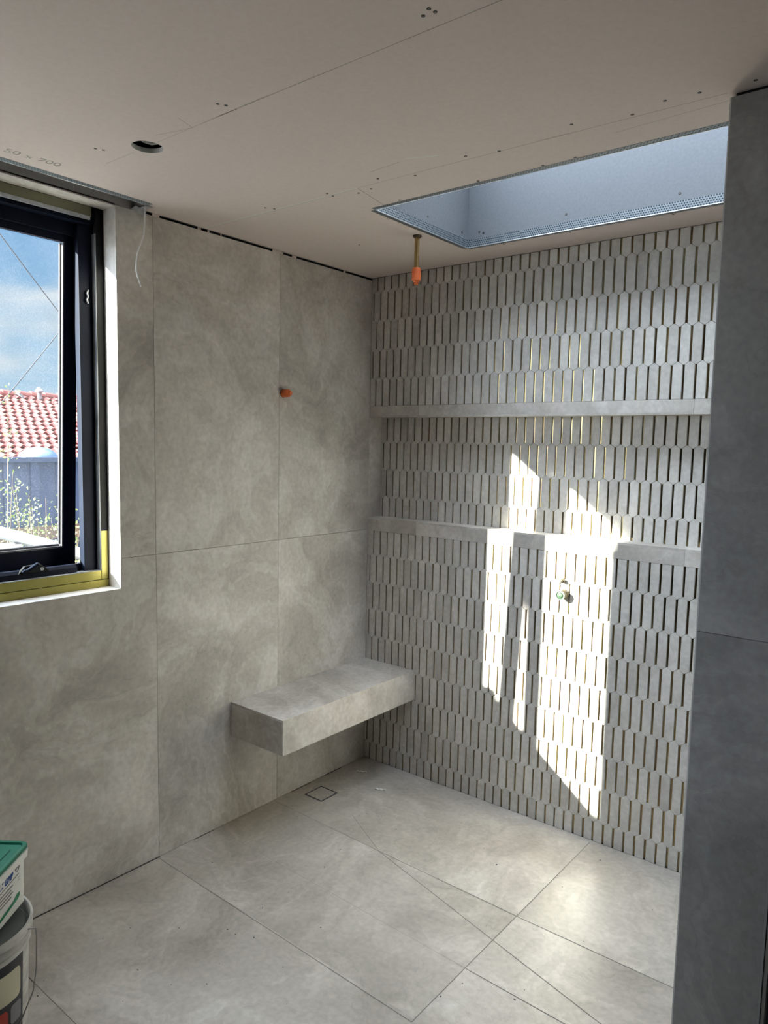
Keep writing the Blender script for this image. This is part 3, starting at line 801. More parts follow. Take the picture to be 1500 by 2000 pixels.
w_part('jamb_film', mb, M['film'])['label'] = 'scuffed grey film on the jamb'
mb = MB(); mb.box(FX - 0.012, WY0, 2.413, FX, WY1 - 0.044, WZ1 - 0.001, 0)
w_part('head_flange', mb, M['olive_grey'])['label'] = 'dull olive band over the window'
mb = MB(); mb.box(FX - 0.004, WY0, 2.400, FX + 0.004, WY1 - 0.05, 2.412, 0)
w_part('head_lip', mb, M['galv'])
# frame body
FO = -0.205
mb = MB()
ys = WY1 - 0.0285
mb.box(FO, ys + 0.002, WZ0, FX - 0.017, WY1 + 0.006, WZ1 + 0.05, 0)        # far jamb body
mb.box(-0.150, WY0, 2.388, FX - 0.012, ys + 0.002, 2.51, 0)              # head
mb.box(FO, WY0, WZ0 - 0.02, FX - 0.016, ys + 0.002, 1.158, 0)              # sill
mb.box(FO, WY0 - 0.006, 1.158, FX, -2.872, 2.388, 0)                   # near jamb
# inner stops around the sash opening
mb.box(-0.138, ys - 0.052, 1.158, -0.107, ys + 0.002, 2.388, 0)
mb.box(-0.138, -2.02, 1.158, -0.127, ys, 1.185, 0); mb.box(-0.138, -2.02, 2.345, -0.127, ys, 2.39, 0)
# mullion and fixed light frame
MY0, MY1 = -2.157, -2.036
mb.box(-0.135, MY0, 1.158, -0.105, MY1, 2.388, 0)
mb.box(-0.14, -2.872, 1.158, -0.12, MY0, 1.19, 0)
w_part('window_frame', mb, M['frame'], bevel=0.001)
mb = MB(); mb.box(-0.107, ys - 0.0012, 1.159, FX - 0.003, ys + 0.001, 2.36)  # jamb strip, sunlight put into its pale colour
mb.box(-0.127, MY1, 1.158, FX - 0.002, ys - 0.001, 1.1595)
w_part('sunlit_dusty_edge', mb, M['frame_sunlit_dusty'])['label'] = 'pale edge of the frame with sunlight painted in, dust on the sill'
mb = MB(); mb.box(-0.134, -2.872, 1.19, -0.128, MY0, 2.388)
w_part('fixed_pane', mb, M['glass'])
# the awning sash: hinged at the head, pushed out at the bottom
ZH = 2.37; ANG = math.radians(3.0)
def R_(p):  # rotate about the hinge line (y axis through x=-.140, z=ZH)
    x, y, z = p; dx, dz = x + 0.140, z - ZH
    return (-0.140 + dx * math.cos(ANG) + dz * math.sin(ANG), y, ZH - dx * math.sin(ANG) + dz * math.cos(ANG))
SYA, SYB = -2.104, -1.456       # sash outer edges
SGA, SGB = -1.955, -1.512       # glass edges
SZB = 1.170; GZB, GZT = 1.250, 2.317
def rbox(mb, x0, y0, z0, x1, y1, z1, m=0):
    b = MB(); b.box(x0, y0, z0, x1, y1, z1, m)
    mb.idx([R_(p) for p in b.v], b.f, m)
mb = MB()
rbox(mb, -0.162, SGB + 0.008, SZB, -0.1395, SYB, ZH); rbox(mb, -0.162, SYA, SZB, -0.1395, SGA, ZH)
rbox(mb, -0.162, SGA, GZT + 0.004, -0.1395, SGB + 0.008, ZH); rbox(mb, -0.162, SGA, SZB, -0.1395, SGB + 0.008, GZB - 0.012)
rbox(mb, -0.168, SYB - 0.008, SZB, -0.162, SYB + 0.002, ZH)
rbox(mb, -0.1395, SYB - 0.014, SZB + 0.004, -0.136, SYB - 0.007, ZH - 0.01)
sash = w_part('sash', mb, M['frame'], bevel=0.0012)
mb = MB(); rbox(mb, -0.158, SGA - 0.004, GZB - 0.004, -0.152, SGB + 0.004, GZT + 0.004); w_part('pane', mb, M['glass'], sash)
mb = MB()
rbox(mb, -0.151, SGB + 0.0035, GZB - 0.006, -0.139, SGB + 0.0085, GZT + 0.004); rbox(mb, -0.151, SGA, GZB - 0.012, -0.139, SGB + 0.008, GZB - 0.006)
w_part('glazing_bead', mb, M['seal'], sash)
mb = MB()
rbox(mb, -0.161, SGB, GZB, -0.1585, SGB + 0.004, GZT); rbox(mb, -0.161, SGA, GZB - 0.003, -0.1585, SGB, GZB)
w_part('pane_spacer', mb, M['spacer'], sash)
mb = MB(); rbox(mb, -0.1515, SGB - 0.0012, GZB, -0.1505, SGB + 0.0035, GZT); rbox(mb, -0.1515, SGA, GZB - 0.006, -0.1505, SGB, GZB)
w_part('gasket', mb, M['seal'], sash)
# chain winder on the sill
wd = empty('chain_winder', (0, 0, 0)); wd.parent = W; wd.location = Vector((-0.115, -1.66, 1.16)) - Vector(W.location)
wdc = MB()
wdc.prism([(-0.128, -1.505, 1.160), (-0.098, -1.505, 1.160), (-0.100, -1.505, 1.178), (-0.110, -1.505, 1.188), (-0.128, -1.505, 1.188)], (0, -0.40, 0))
o = wdc.build('winder_body', M['frame'], wd, bevel=0.0015)
mb = MB(); mb.prism([(-0.0975, -1.60, 1.176), (-0.0975, -1.715, 1.176), (-0.0975, -1.690, 1.203), (-0.0975, -1.640, 1.206), (-0.0975, -1.618, 1.192)], (-0.014, 0, 0))
mb.build('winder_housing', M['frame_grey'] if 'frame_grey' in M else M['film'], wd, bevel=0.002)
mb = MB(); mb.lathe((-0.0978, -1.632, 1.188), (1, 0, 0), [(0.0062, 0), (0.0062, 0.0012), (0.0, 0.0013)], 20)
k = mb.build('key_lock', M['galv'], wd)
mb = MB(); mb.box(-0.0968, -1.6332, 1.1835, -0.0962, -1.6308, 1.1915); mb.build('keyhole', M['black_gap'], k)
mb = MB()
mb.tube([(-0.095, -1.692, 1.186), (-0.090, -1.680, 1.192), (-0.085, -1.664, 1.203), (-0.082, -1.655, 1.209), (-0.084, -1.649, 1.206)], [0.004, 0.006, 0.0065, 0.007, 0.006], 10)
mb.tube([(-0.096, -1.700, 1.182), (-0.093, -1.692, 1.188), (-0.094, -1.684, 1.187)], 0.006, 10)
mb.build('handle', M['frame'], wd, smooth=True)['label'] = 'glossy folded winder handle'
# small bright catch on the jamb
mb = MB(); mb.tube([(-0.104, -1.440, 2.165), (-0.100, -1.447, 2.152), (-0.102, -1.442, 2.142), (-0.100, -1.448, 2.130), (-0.103, -1.442, 2.118)], [0.003, 0.0045, 0.003, 0.0045, 0.003], 8)
w_part('catch', mb, M['galv'], smooth=True)

# ------------------------------------------------------------------ bench
BL, BD, BT, BB = -0.886, 0.321, 0.534, 0.386
B = empty('floating_bench', (0.16, -0.44, BB))
tag(B, 'floating stone-look tiled bench fixed to the left wall in the corner', 'bench')
e_ = 0.009; g_ = 0.0005
mb = MB()
mb.prism([(0.0005, -0.0005, BT), (BD - g_, -0.0005, BT), (BD - g_, BL + g_, BT), (0.0005, BL + g_, BT)], (0, 0, -e_), 0, 91)
mb.build('seat_top', M['wall_tile'], B, bevel=0.0006)
mb = MB()
mb.prism([(BD, -0.0005, BB), (BD, -0.0005, BT - g_), (BD - e_, -0.0005, BT - e_ - g_), (BD - e_, -0.0005, BB)], (0, BL + 0.001 + 0.0005, 0), 0, 94)
mb.build('front_panel', M['wall_tile'], B, bevel=0.0006)
mb = MB(); mb.box(0.0005, BL, BB, BD - e_ - g_, BL + e_, BT - e_ - g_, 0, 97)
mb.build('end_panel', M['wall_tile'], B, bevel=0.0006)
mb = MB(); mb.box(0.0005, BL + e_ + g_, BB + 0.001, BD - e_ - g_, -0.0005, BT - e_ - 2 * g_); mb.build('core', M['joint'], B)

# ------------------------------------------------------------------ floor drain
D = empty('floor_drain', (0.123, -0.450, 0.001)); tag(D, 'square tile-insert floor drain in front of the bench corner', 'floor drain')
def ring(mb, x0, y0, x1, y1, w, z0, z1, m=0):
    mb.box(x0, y0, z0, x1, y0 + w, z1, m); mb.box(x0, y1 - w, z0, x1, y1, z1, m); mb.box(x0, y0 + w, z0, x0 + w, y1 - w, z1, m); mb.box(x1 - w, y0 + w, z0, x1, y1 - w, z1, m)
mb = MB(); ring(mb, 0.069, -0.506, 0.177, -0.394, 0.0012, 0.0006, 0.0026); mb.build('drain_rim', M['steel_trim'], D)
mb = MB(); ring(mb, 0.0702, -0.5048, 0.1758, -0.3952, 0.0060, 0.0006, 0.0018); mb.build('drain_slot', M['black_gap'], D)
mb = MB(); mb.box(0.0755, -0.4995, 0.0006, 0.1705, -0.4005, 0.0026, 0, 15); mb.build('tile_insert', M['floor_tile'], D)

# ------------------------------------------------------------------ tile levelling clip stubs on the floor
def clip_obj(x, y, rz, label):
    mb = MB()
    c, s = math.cos(rz), math.sin(rz)
    def T(p): return (x + c * p[0] - s * p[1], y + s * p[0] + c * p[1], p[2] + 0.0006)
    prof = [(-0.026, 0.0005), (-0.018, 0.005), (-0.008, 0.0015), (0.0, 0.0045), (0.012, 0.002), (0.024, 0.006), (0.028, 0.001)]
    for i in range(len(prof) - 1):
        (a, za), (b, zb) = prof[i], prof[i + 1]
        P = [T((a, -0.006, za)), T((b, -0.006, zb)), T((b, 0.007, zb)), T((a, 0.007, za))]
        mb.prism(P, (0, 0, 0.001))
    o = mb.build('plastic_clip', M['white_plastic']); tag(o, label, 'clip', 'snapped plastic tiling clips on the floor'); return o
clip_obj(0.113, -0.152, 0.5, 'small snapped plastic clip on the floor nearest the room corner')
clip_obj(0.306, -0.237, 0.45, 'small snapped plastic clip on the floor farther from the room corner')
# crumbs
mb = MB()
CR = [(0.47, -1.80), (0.62, -1.62), (0.70, -1.55), (0.55, -1.35), (0.95, -0.35), (1.05, -0.42), (1.35, -0.12), (1.5, -0.62), (1.62, -0.30), (0.42, -1.45), (0.66, -1.47), (0.36, -1.9), (0.8, -1.7), (1.45, -1.0), (0.25, -1.55)]
for i in range(46): CR.append((random.uniform(0.15, 1.9), random.uniform(-2.1, -0.05)))
for (x, y) in CR:
    s = random.uniform(0.001, 0.0026); a = random.uniform(0, PI)
    mb.obox((x, y, 0.0006 + s * 0.4), (math.cos(a), math.sin(a), 0.2), (-math.sin(a), math.cos(a), 0), (0, 0, 1), s, s * random.uniform(0.3, 0.8), s * 0.4)
tag(mb.build('floor_grit', M['label_dark']), 'scattered dark grit on the floor tiles', 'grit', kind='stuff')

# ------------------------------------------------------------------ copper pipe from the ceiling, stubs
PXY = (0.623, -0.471)
P_ = empty('shower_pipe', (PXY[0], PXY[1], H)); tag(P_, 'copper pipe stub hanging from the ceiling with an orange plug', 'pipe')
mb = MB(); mb.lathe((PXY[0], PXY[1], H - 0.0005), (0, 0, -1), [(0.0, 0), (0.0175, 0), (0.0175, 0.004), (0.012, 0.009), (0.0098, 0.009)], 24); mb.build('ceiling_collar', M['copper_dark'], P_, smooth=True)
mb = MB(); mb.lathe((PXY[0], PXY[1], H), (0, 0, -1), [(0.0095, 0.0), (0.0095, 0.128), (0.0, 0.128)], 24); mb.build('pipe', M['copper'], P_, smooth=True)
mb = MB(); mb.lathe((PXY[0], PXY[1], H), (0, 0, -1), [(0.0098, 0.124), (0.0155, 0.124), (0.0165, 0.130), (0.0165, 0.166), (0.0175, 0.1665), (0.0175, 0.171), (0.0135, 0.173), (0.0118, 0.180), (0.0085, 0.1805), (0.0085, 0.188), (0.0, 0.189)], 32)
cap = mb.build('plug', M['orange'], P_, smooth=True); cap['label'] = 'orange plastic plug'
mb = MB()
for k in range(14):
    a = 2 * PI * k / 14; mb.obox((PXY[0] + 0.0166 * math.cos(a), PXY[1] + 0.0166 * math.sin(a), H - 0.148), (math.cos(a), math.sin(a), 0), (-math.sin(a), math.cos(a), 0), (0, 0, 1), 0.0009, 0.0008, 0.017)
mb.build('ribs', M['orange'], cap)

ys_, zs_ = -0.595, 1.857
P2 = empty('wall_pipe_stub', (0, ys_, zs_)); tag(P2, 'orange plugged pipe stub poking out of the left wall', 'pipe')
mb = MB(); mb.lathe((0.0003, ys_, zs_), (1, 0, 0), [(0.0, 0), (0.0185, 0), (0.0185, 0.0006), (0.0, 0.0008)], 24); mb.build('cut_hole', M['black_gap'], P2)
mb = MB(); mb.lathe((0.0, ys_, zs_), (1, 0, 0), [(0.0165, 0.001), (0.0165, 0.030), (0.0175, 0.0305), (0.0175, 0.034), (0.0150, 0.036), (0.0110, 0.044), (0.0085, 0.0445), (0.0085, 0.049), (0.0, 0.0495)], 32)
pl = mb.build('plug', M['orange'], P2, smooth=True)
mb = MB()
for k in range(14):
    a = 2 * PI * k / 14; mb.obox((0.016, ys_ + 0.0166 * math.cos(a), zs_ + 0.0166 * math.sin(a)), (0, math.cos(a), math.sin(a)), (0, -math.sin(a), math.cos(a)), (1, 0, 0), 0.0009, 0.0008, 0.013)
mb.build('ribs', M['orange'], pl)

# ------------------------------------------------------------------ mixer valve body
vx, vz = 1.092, 1.031
V_ = empty('mixer_valve', (vx, 0, vz)); tag(V_, 'cream mixer valve body with a green cap on the picket wall', 'valve')
def ycyl(mb, prof, x=vx, z=vz, n=28): mb.lathe((x, 0, z), (0, -1, 0), prof, n)
mb = MB(); ycyl(mb, [(0.0, -0.004), (0.0185, -0.004), (0.0205, 0.004), (0.0205, 0.016), (0.0185, 0.018), (0.0185, 0.034), (0.0200, 0.035), (0.0200, 0.043), (0.0168, 0.0435), (0.0168, 0.038), (0.0150, 0.037)]); mb.build('valve_body', M['cream_plastic'], V_, smooth=True)
M['green_cap'] = mat('green_cap', (0.018, 0.055, 0.02), 0.6); M['green_cap'].node_tree.nodes['Principled BSDF'].inputs['Transmission Weight'].default_value = 0.35
mb = MB(); ycyl(mb, [(0.0160, 0.038), (0.0160, 0.0415), (0.0115, 0.0425), (0.0095, 0.046), (0.0, 0.0475)]); mb.build('cap', M['green_cap'], V_, smooth=True)['label'] = 'translucent green cap'
mb = MB(); mb.lathe((vx, -0.0437, vz), (0, -1, 0), [(0.0205, -0.001), (0.0205, 0.001), (0.0165, 0.001), (0.0165, -0.001)], 28); mb.build('rim_ring', M['label_dark'], V_, smooth=True)
ox_, oz_ = 1.086, 1.088
O_ = empty('diverter_stub', (ox_, 0, oz_)); tag(O_, 'tiny pronged pipe stub above the green-capped valve', 'pipe fitting')
mb = MB(); mb.lathe((ox_, 0, oz_), (0, -1, 0), [(0.0, -0.004), (0.0095, -0.004), (0.0095, 0.018), (0.0065, 0.020), (0.0065, 0.030), (0.0035, 0.0305), (0.0035, 0.026), (0.0, 0.026)], 20); mb.build('stub_body', M['cream_plastic'], O_, smooth=True)
mb = MB()
for a in (0.4, 2.0, 3.6, 5.2):
    mb.tube([(ox_ + 0.009 * math.cos(a), -0.012, oz_ + 0.009 * math.sin(a)), (ox_ + 0.016 * math.cos(a), -0.013, oz_ + 0.016 * math.sin(a))], 0.0012, 6)
mb.tube([(ox_, -0.030, oz_), (ox_ - 0.002, -0.038, oz_ + 0.001)], 0.0028, 8)
mb.build('prong', M['wire_steel'], O_)
mb = MB()
pts = [(vx - 0.014, -0.030, vz + 0.016), (vx - 0.019, -0.026, vz + 0.030), (vx - 0.010, -0.024, vz + 0.043), (vx + 0.004, -0.022, vz + 0.046), (vx + 0.014, -0.018, vz + 0.038), (vx + 0.018, -0.012, vz + 0.014)]
mb.tube(pts, 0.0009, 6)
mb.build('wire_tie', M['wire_steel'], V_, smooth=True)

# ------------------------------------------------------------------ loose cable over the window corner
mb = MB()
pts = [(0.062, -1.305, 2.48), (0.058, -1.312, 2.455), (0.055, -1.312, 2.42), (0.05, -1.311, 2.375), (0.05, -1.318, 2.345), (0.05, -1.336, 2.30), (0.05, -1.343, 2.27), (0.05, -1.345, 2.235), (0.05, -1.341, 2.215), (0.05, -1.333, 2.195), (0.05, -1.326, 2.178)]
S_ = [Vector(p) for p in pts]; F_ = []
for i in range(len(S_) - 1):
    p0, p1, p2, p3 = S_[max(i - 1, 0)], S_[i], S_[i + 1], S_[min(i + 2, len(S_) - 1)]
    for s in range(4):
        t = s / 4; F_.append(0.5 * ((2 * p1) + (p2 - p0) * t + (2 * p0 - 5 * p1 + 4 * p2 - p3) * t * t + (3 * p1 - p0 - 3 * p2 + p3) * t ** 3))
F_.append(S_[-1])
mb.tube(F_, 0.0026, 8)
tag(mb.build('loose_cable', M['cable'], smooth=True), 'thin white cable dangling from the ceiling slot beside the window', 'cable')

# ------------------------------------------------------------------ bucket and tub
bc = Vector((0.452, -2.113, 0.0))
K = empty('round_bucket', bc); tag(K, 'scuffed white round bucket with a black printed wrap, under the tub', 'bucket')
RB, HB = 0.150, 0.38
mb = MB()
mb.lathe(bc, (0, 0, 1), [(0.0, 0.002), (0.126, 0.002), (0.128, 0.006), (0.139, 0.318), (0.1440, 0.319), (0.1450, 0.332), (0.1415, 0.334), (0.1415, 0.340), (0.1480, 0.341), (0.1490, 0.351), (0.1455, 0.353), (0.1455, 0.359), (0.1500, 0.360), (0.1505, 0.374), (0.1490, 0.380), (0.1440, 0.380), (0.1405, 0.372), (0.1400, 0.340)], 64)
mb.build('bucket_shell', M['dirty_white'], K, smooth=True)
mb = MB(); mb.lathe(bc, (0, 0, 1), [(0.1402, 0.352), (0.136, 0.351), (0.130, 0.358), (0.0, 0.358)], 64); mb.build('bucket_lid', M['bucket_lid'], K, smooth=True)
# printed wrap: patches that follow the bucket side
def rad(z): return 0.128 + (0.139 - 0.128) * (z - 0.006) / 0.312
def patch(mb, a0, a1, z0, z1, off, m=0, n=24, round_=0.0):
    P = []; cnt = 0
    for i in range(n + 1):
        a = a0 + (a1 - a0) * i / n
        c = 0.0
        if round_:
            s = min(i, n - i) / n * (a1 - a0) * 0.135
            c = max(0.0, round_ - s); c = round_ - math.sqrt(max(round_ ** 2 - c ** 2, 0)) if c > 0 else 0.0
        for z in (z0 + c, z1 - c):
            r = rad(z) + off; P.append((bc.x + r * math.cos(a), bc.y + r * math.sin(a), z))
    mb.idx(P, [(2 * i, 2 * i + 2, 2 * i + 3, 2 * i + 1) for i in range(n)], m)
fa = math.atan2(CAM_LOC.y - bc.y, CAM_LOC.x - bc.x)     # side of the bucket that faces the room
mb = MB(); patch(mb, fa - 2.2, fa + 1.02, 0.03, 0.315, 0.0008); K1 = mb.build('printed_wrap', M['label_black'], K, smooth=True); K1['label'] = 'black printed wrap round the bucket'
mb = MB(); patch(mb, fa + 0.38, fa + 0.93, 0.205, 0.288, 0.0014, 0, 24, 0.014); patch(mb, fa - 0.4, fa + 0.25, 0.205, 0.275, 0.0014, 0, 24, 0.014); mb.build('cream_panel', M['label_cream'], K1)
mb = MB(); patch(mb, fa + 0.02, fa + 0.62, 0.10, 0.190, 0.0014, 0, 20, 0.01); mb.build('red_panel', M['label_red'], K1)
mb = MB(); patch(mb, fa + 0.68, fa + 0.95, 0.140, 0.192, 0.0014, 0, 12, 0.008); mb.build('grey_panel', M['label_grey'], K1)
# bail handle
mb = MB()
hp = []
aH = math.atan2(RR.y, RR.x) + 0.05
sd = Vector((math.cos(aH), math.sin(aH), 0)); fr_ = Vector((math.cos(fa), math.sin(fa), 0))
A0 = bc + sd * 0.150 + Vector((0, 0, 0.366)); 
hp = [A0, A0 + sd * 0.020 + Vector((0, 0, 0.002)), A0 + sd * 0.021 - Vector((0, 0, 0.02)), A0 + sd * 0.018 + fr_ * 0.01 - Vector((0, 0, 0.10)), A0 + sd * 0.006 + fr_ * 0.04 - Vector((0, 0, 0.145)), A0 - sd * 0.03 + fr_ * 0.09 - Vector((0, 0, 0.19)), A0 - sd * 0.08 + fr_ * 0.145 - Vector((0, 0, 0.235)), A0 - sd * 0.15 + fr_ * 0.165 - Vector((0, 0, 0.25)), A0 - sd * 0.24 + fr_ * 0.13 - Vector((0, 0, 0.19)), A0 - sd * 0.30 + fr_ * 0.04 - Vector((0, 0, 0.08)), A0 - sd * 0.312 - Vector((0, 0, 0.0))]
mb.tube(hp, 0.0019, 8); mb.build('bail_handle', M['wire_steel'], K, smooth=True)

# rectangular tub on top of the bucket
tcn = Vector((0.458, -1.956, 0.0))
ta = Vector((-0.79, -0.61, 0)).normalized(); tb = Vector((0.61, -0.79, 0)).normalized()
LA, LB = 0.28, 0.20
tc0 = tcn + ta * LA / 2 + tb * LB / 2
T_ = empty('rectangular_tub', (tc0.x, tc0.y, 0.381)); tag(T_, 'white rectangular tub with a green lid sitting on the bucket', 'tub')
def rrect(hx, hy, r, z, n=6):
    P = []
    for (sx, sy, a0) in ((1, 1, 0), (-1, 1, PI / 2), (-1, -1, PI), (1, -1, 1.5 * PI)):
        for k in range(n + 1):
            a = a0 + PI / 2 * k / n
            x = sx * (hx - r) + r * math.cos(a); y = sy * (hy - r) + r * math.sin(a)
            v = tc0 + ta * x + tb * y; P.append((v.x, v.y, z))
    return P
def loft(mb, rings, m=0, cap0=True, cap1=True):
    n = len(rings[0]); P = sum(rings, [])
    F = []
    for i in range(len(rings) - 1):
        for k in range(n): F.append((i * n + k, i * n + (k + 1) % n, (i + 1) * n + (k + 1) % n, (i + 1) * n + k))
    if cap0: F.append(tuple(range(n))[::-1])
    if cap1: F.append(tuple((len(rings) - 1) * n + k for k in range(n)))
    mb.idx(P, F, m)
z0 = 0.3805
hx, hy = LA / 2, LB / 2
mb = MB()
loft(mb, [rrect(hx - 0.010, hy - 0.010, 0.012, z0), rrect(hx - 0.006, hy - 0.006, 0.016, z0 + 0.126), rrect(hx + 0.001, hy + 0.001, 0.018, z0 + 0.127), rrect(hx + 0.002, hy + 0.002, 0.018, z0 + 0.146), rrect(hx - 0.002, hy - 0.002, 0.018, z0 + 0.149)])
tubm = mb.build('tub_body', M['white_plastic'], T_, smooth=True)
mb = MB()
loft(mb, [rrect(hx - 0.001, hy - 0.001, 0.018, z0 + 0.149), rrect(hx + 0.0015, hy + 0.0015, 0.019, z0 + 0.151), rrect(hx + 0.0015, hy + 0.0015, 0.019, z0 + 0.160), rrect(hx - 0.001, hy - 0.001, 0.018, z0 + 0.162), rrect(hx - 0.008, hy - 0.008, 0.014, z0 + 0.162), rrect(hx - 0.010, hy - 0.010, 0.013, z0 + 0.156), rrect(hx - 0.030, hy - 0.030, 0.012, z0 + 0.156), rrect(hx - 0.032, hy - 0.032, 0.012, z0 + 0.159), rrect(hx - 0.05, hy - 0.05, 0.01, z0 + 0.159)])
lid = mb.build('lid', M['green_lid'], T_, smooth=True); lid['label'] = 'dark green plastic lid'
# label on the face that looks into the room; d runs from the far corner, w upwards
nrm = -ta
def onface(d, w, off=0.0006):
    return tc0 + nrm * (hx - (0.010 - 0.004 * w / 0.126) + off) - tb * (hy - d) + Vector((0, 0, z0 + w))
def fq(mb, pts, off, m=0): mb.face([onface(d, w, off) for d, w in pts], m)
mb = MB()
fq(mb, [(0.190, 0.124), (0.040, 0.134), (0.075, 0.126), (0.190, 0.112)], 0.0008, 0)
fq(mb, [(0.190, 0.103), (0.121, 0.103), (0.121, 0.122), (0.190, 0.120)], 0.0009, 0)
lab = mb.build('blue_flash', M['label_blue'], tubm, fix=False)
sl = Vector(onface(0, 0.1)) - Vector(onface(0, 0.0)); sl.normalize()
mwf = frame_matrix(onface(0.117, 0.103, 0.0012), -tb, sl)
shear = Matrix(((1.0, 0.22, 0, 0), (0, 1, 0, 0), (0, 0, 1, 0), (0, 0, 0, 1)))
tg = text_mesh('grip_lettering', 'GRIP', 0.024, M['label_blue'], tubm, mwf @ shear @ Matrix.Diagonal((0.78, 1.0, 1, 1)), 0.0002, 0.0009)
tg2 = text_mesh('um_lettering', 'UM', 0.019, M['white_plastic'], tubm, frame_matrix(onface(0.150, 0.106, 0.0014), -tb, sl) @ shear, 0.0002, 0.0006)
mb = MB()
fq(mb, [(0.190, 0.0945), (0.045, 0.0985), (0.045, 0.0960), (0.190, 0.0920)], 0.0009)
for k in range(4):
    b_ = 0.084 - 0.0095 * k
    fq(mb, [(0.190, b_), (0.075 + 0.008 * (k % 2), b_), (0.075 + 0.008 * (k % 2), b_ - 0.0030), (0.190, b_ - 0.0030)], 0.0009)
for k in range(6):
    fq(mb, [(0.050 - 0.004 * (k % 3), 0.088 - 0.008 * (k // 3)), (0.0475 - 0.004 * (k % 3), 0.088 - 0.008 * (k // 3)), (0.0475 - 0.004 * (k % 3), 0.086 - 0.008 * (k // 3)), (0.050 - 0.004 * (k % 3), 0.086 - 0.008 * (k // 3))], 0.0009)
ring_o = [onface(0.054 + 0.009 * math.cos(a * PI / 12), 0.118 + 0.010 * math.sin(a * PI / 12), 0.0011) for a in range(25)]
mb.tube(ring_o, 0.0007, 5, 0, 0.0, False)
mb.tube([onface(0.058, 0.116, 0.0011), onface(0.053, 0.121, 0.0011), onface(0.050, 0.116, 0.0011)], 0.0007, 5)
mb.build('small_print', M['label_dark'], tubm, fix=False)
mb = MB()
fq(mb, [(0.190, 0.010), (0.048, 0.028), (0.040, 0.034), (0.040, 0.044), (0.056, 0.044), (0.075, 0.034), (0.190, 0.020)], 0.0009)
mb.build('green_flash', M['label_green'], tubm, fix=False)

# ------------------------------------------------------------------ outside the window
X_ = {}
X_['fence'] = noisy('blue_grey_steel', (0.040, 0.058, 0.11), (0.055, 0.078, 0.14), 4, 0.5, 0.1)
X_['terracotta'] = noisy('terracotta', (0.20, 0.045, 0.032), (0.30, 0.085, 0.065), 2.2, 0.75)
X_['white_paint'] = noisy('white_paint', (0.20, 0.21, 0.22), (0.26, 0.27, 0.28), 5, 0.5)
X_['leaf'] = noisy('leaf', (0.10, 0.15, 0.04), (0.26, 0.33, 0.10), 7, 0.45)
X_['stem'] = mat('stem', (0.10, 0.075, 0.05), 0.8)
X_['ground'] = noisy('garden_ground', (0.10, 0.11, 0.12), (0.19, 0.19, 0.19), 3, 0.9)
X_['brown'] = noisy('timber_brown', (0.10, 0.065, 0.05), (0.15, 0.10, 0.075), 6, 0.8)
X_['dome'] = noisy('dome_plastic', (0.07, 0.12, 0.22), (0.10, 0.16, 0.28), 3, 0.3)
X_['black_wire'] = mat('power_line', (0.03, 0.03, 0.035), 0.6)
X_['brick'] = noisy('far_wall', (0.34, 0.26, 0.21), (0.42, 0.33, 0.27), 4, 0.8)
mb = MB(); mb.box(-45, -30, -0.62, -0.27, 60, -0.5)
struct(mb.build('ground', X_['ground']), 'garden ground outside the window')
# fence
Fn = empty('steel_fence', (-3.2, 1.0, -0.5)); tag(Fn, 'dark blue-grey metal sheet fence outside the window', 'fence')
mb = MB()
y = -2.6
while y < 5.4:
    mb.box(-3.215, y, -0.5, -3.20, y + 0.07, 1.46); mb.prism([(-3.215, y + 0.07, -0.5), (-3.215, y + 0.20, -0.5), (-3.235, y + 0.18, -0.5), (-3.235, y + 0.09, -0.5)], (0, 0, 1.96))
    y += 0.20
mb.build('fence_sheet', X_['fence'], Fn)
mb = MB(); mb.box(-3.25, -2.6, 1.455, -3.185, 5.4, 1.492); mb.build('top_rail', X_['fence'], Fn)
mb = MB(); mb.box(-3.185, -2.6, 0.86, -3.15, 5.4, 0.96); mb.build('mid_rail', X_['brown'], Fn)['label'] = 'brown timber rail'
# neighbour house with terracotta tile roof
Hn = empty('tiled_roof_house', (-19, 6, -0.5)); tag(Hn, 'neighbouring house with a terracotta tile roof beyond the fence', 'house')
mb = MB(); mb.box(-25, -6, -0.5, -15.4, 22, 1.15); mb.build('house_wall', X_['brick'], Hn)
RX0, RZ0, RX1, RZ1 = -15.0, 1.02, -20.0, 2.86
sl_ = Vector((RX1 - RX0, 0, RZ1 - RZ0)); SLN = sl_.length; sd_ = sl_.normalized(); up_ = Vector((sd_.z, 0, -sd_.x)) * 1.0
if up_.z < 0: up_ = -up_
mb = MB()
nr = 16; rl = SLN / nr; tw = 0.235
seg = 8
for r in range(nr):
    for c in range(int(24 / tw)):
        yb = -4 + c * tw + (0.155 if r % 2 else 0)
        base = Vector((RX0, yb, RZ0)) + sd_ * (r * rl)
        P = []
        for (du, lift) in ((0.0, 0.050), (rl * 1.08, 0.006)):
            for k in range(seg + 1):
                u = k / seg
                h = 0.055 * math.sin(PI * min(u / 0.62, 1.0)) if u < 0.62 else -0.012 * math.sin(PI * (u - 0.62) / 0.38)
                P.append(base + sd_ * du + Vector((0, u * tw, 0)) + up_ * (lift + h))
        n1 = seg + 1
        mb.idx(P, [(k, k + 1, n1 + k + 1, n1 + k) for k in range(seg)], 0)
        P2 = [P[k] for k in range(n1)] + [P[k] - up_ * 0.05 for k in range(n1)]
        mb.idx(P2, [(k, k + 1, n1 + k + 1, n1 + k) for k in range(seg)], 0)
mb.face([Vector((RX0, -4, RZ0 - 0.03)), Vector((RX0, 22, RZ0 - 0.03)), Vector((RX1, 22, RZ1 - 0.03)), Vector((RX1, -4, RZ1 - 0.03))], 0)
mb.face([Vector((RX1, -4, RZ1)), Vector((RX1, 22, RZ1)), Vector((-25, 22, 1.0)), Vector((-25, -4, 1.0))], 0)
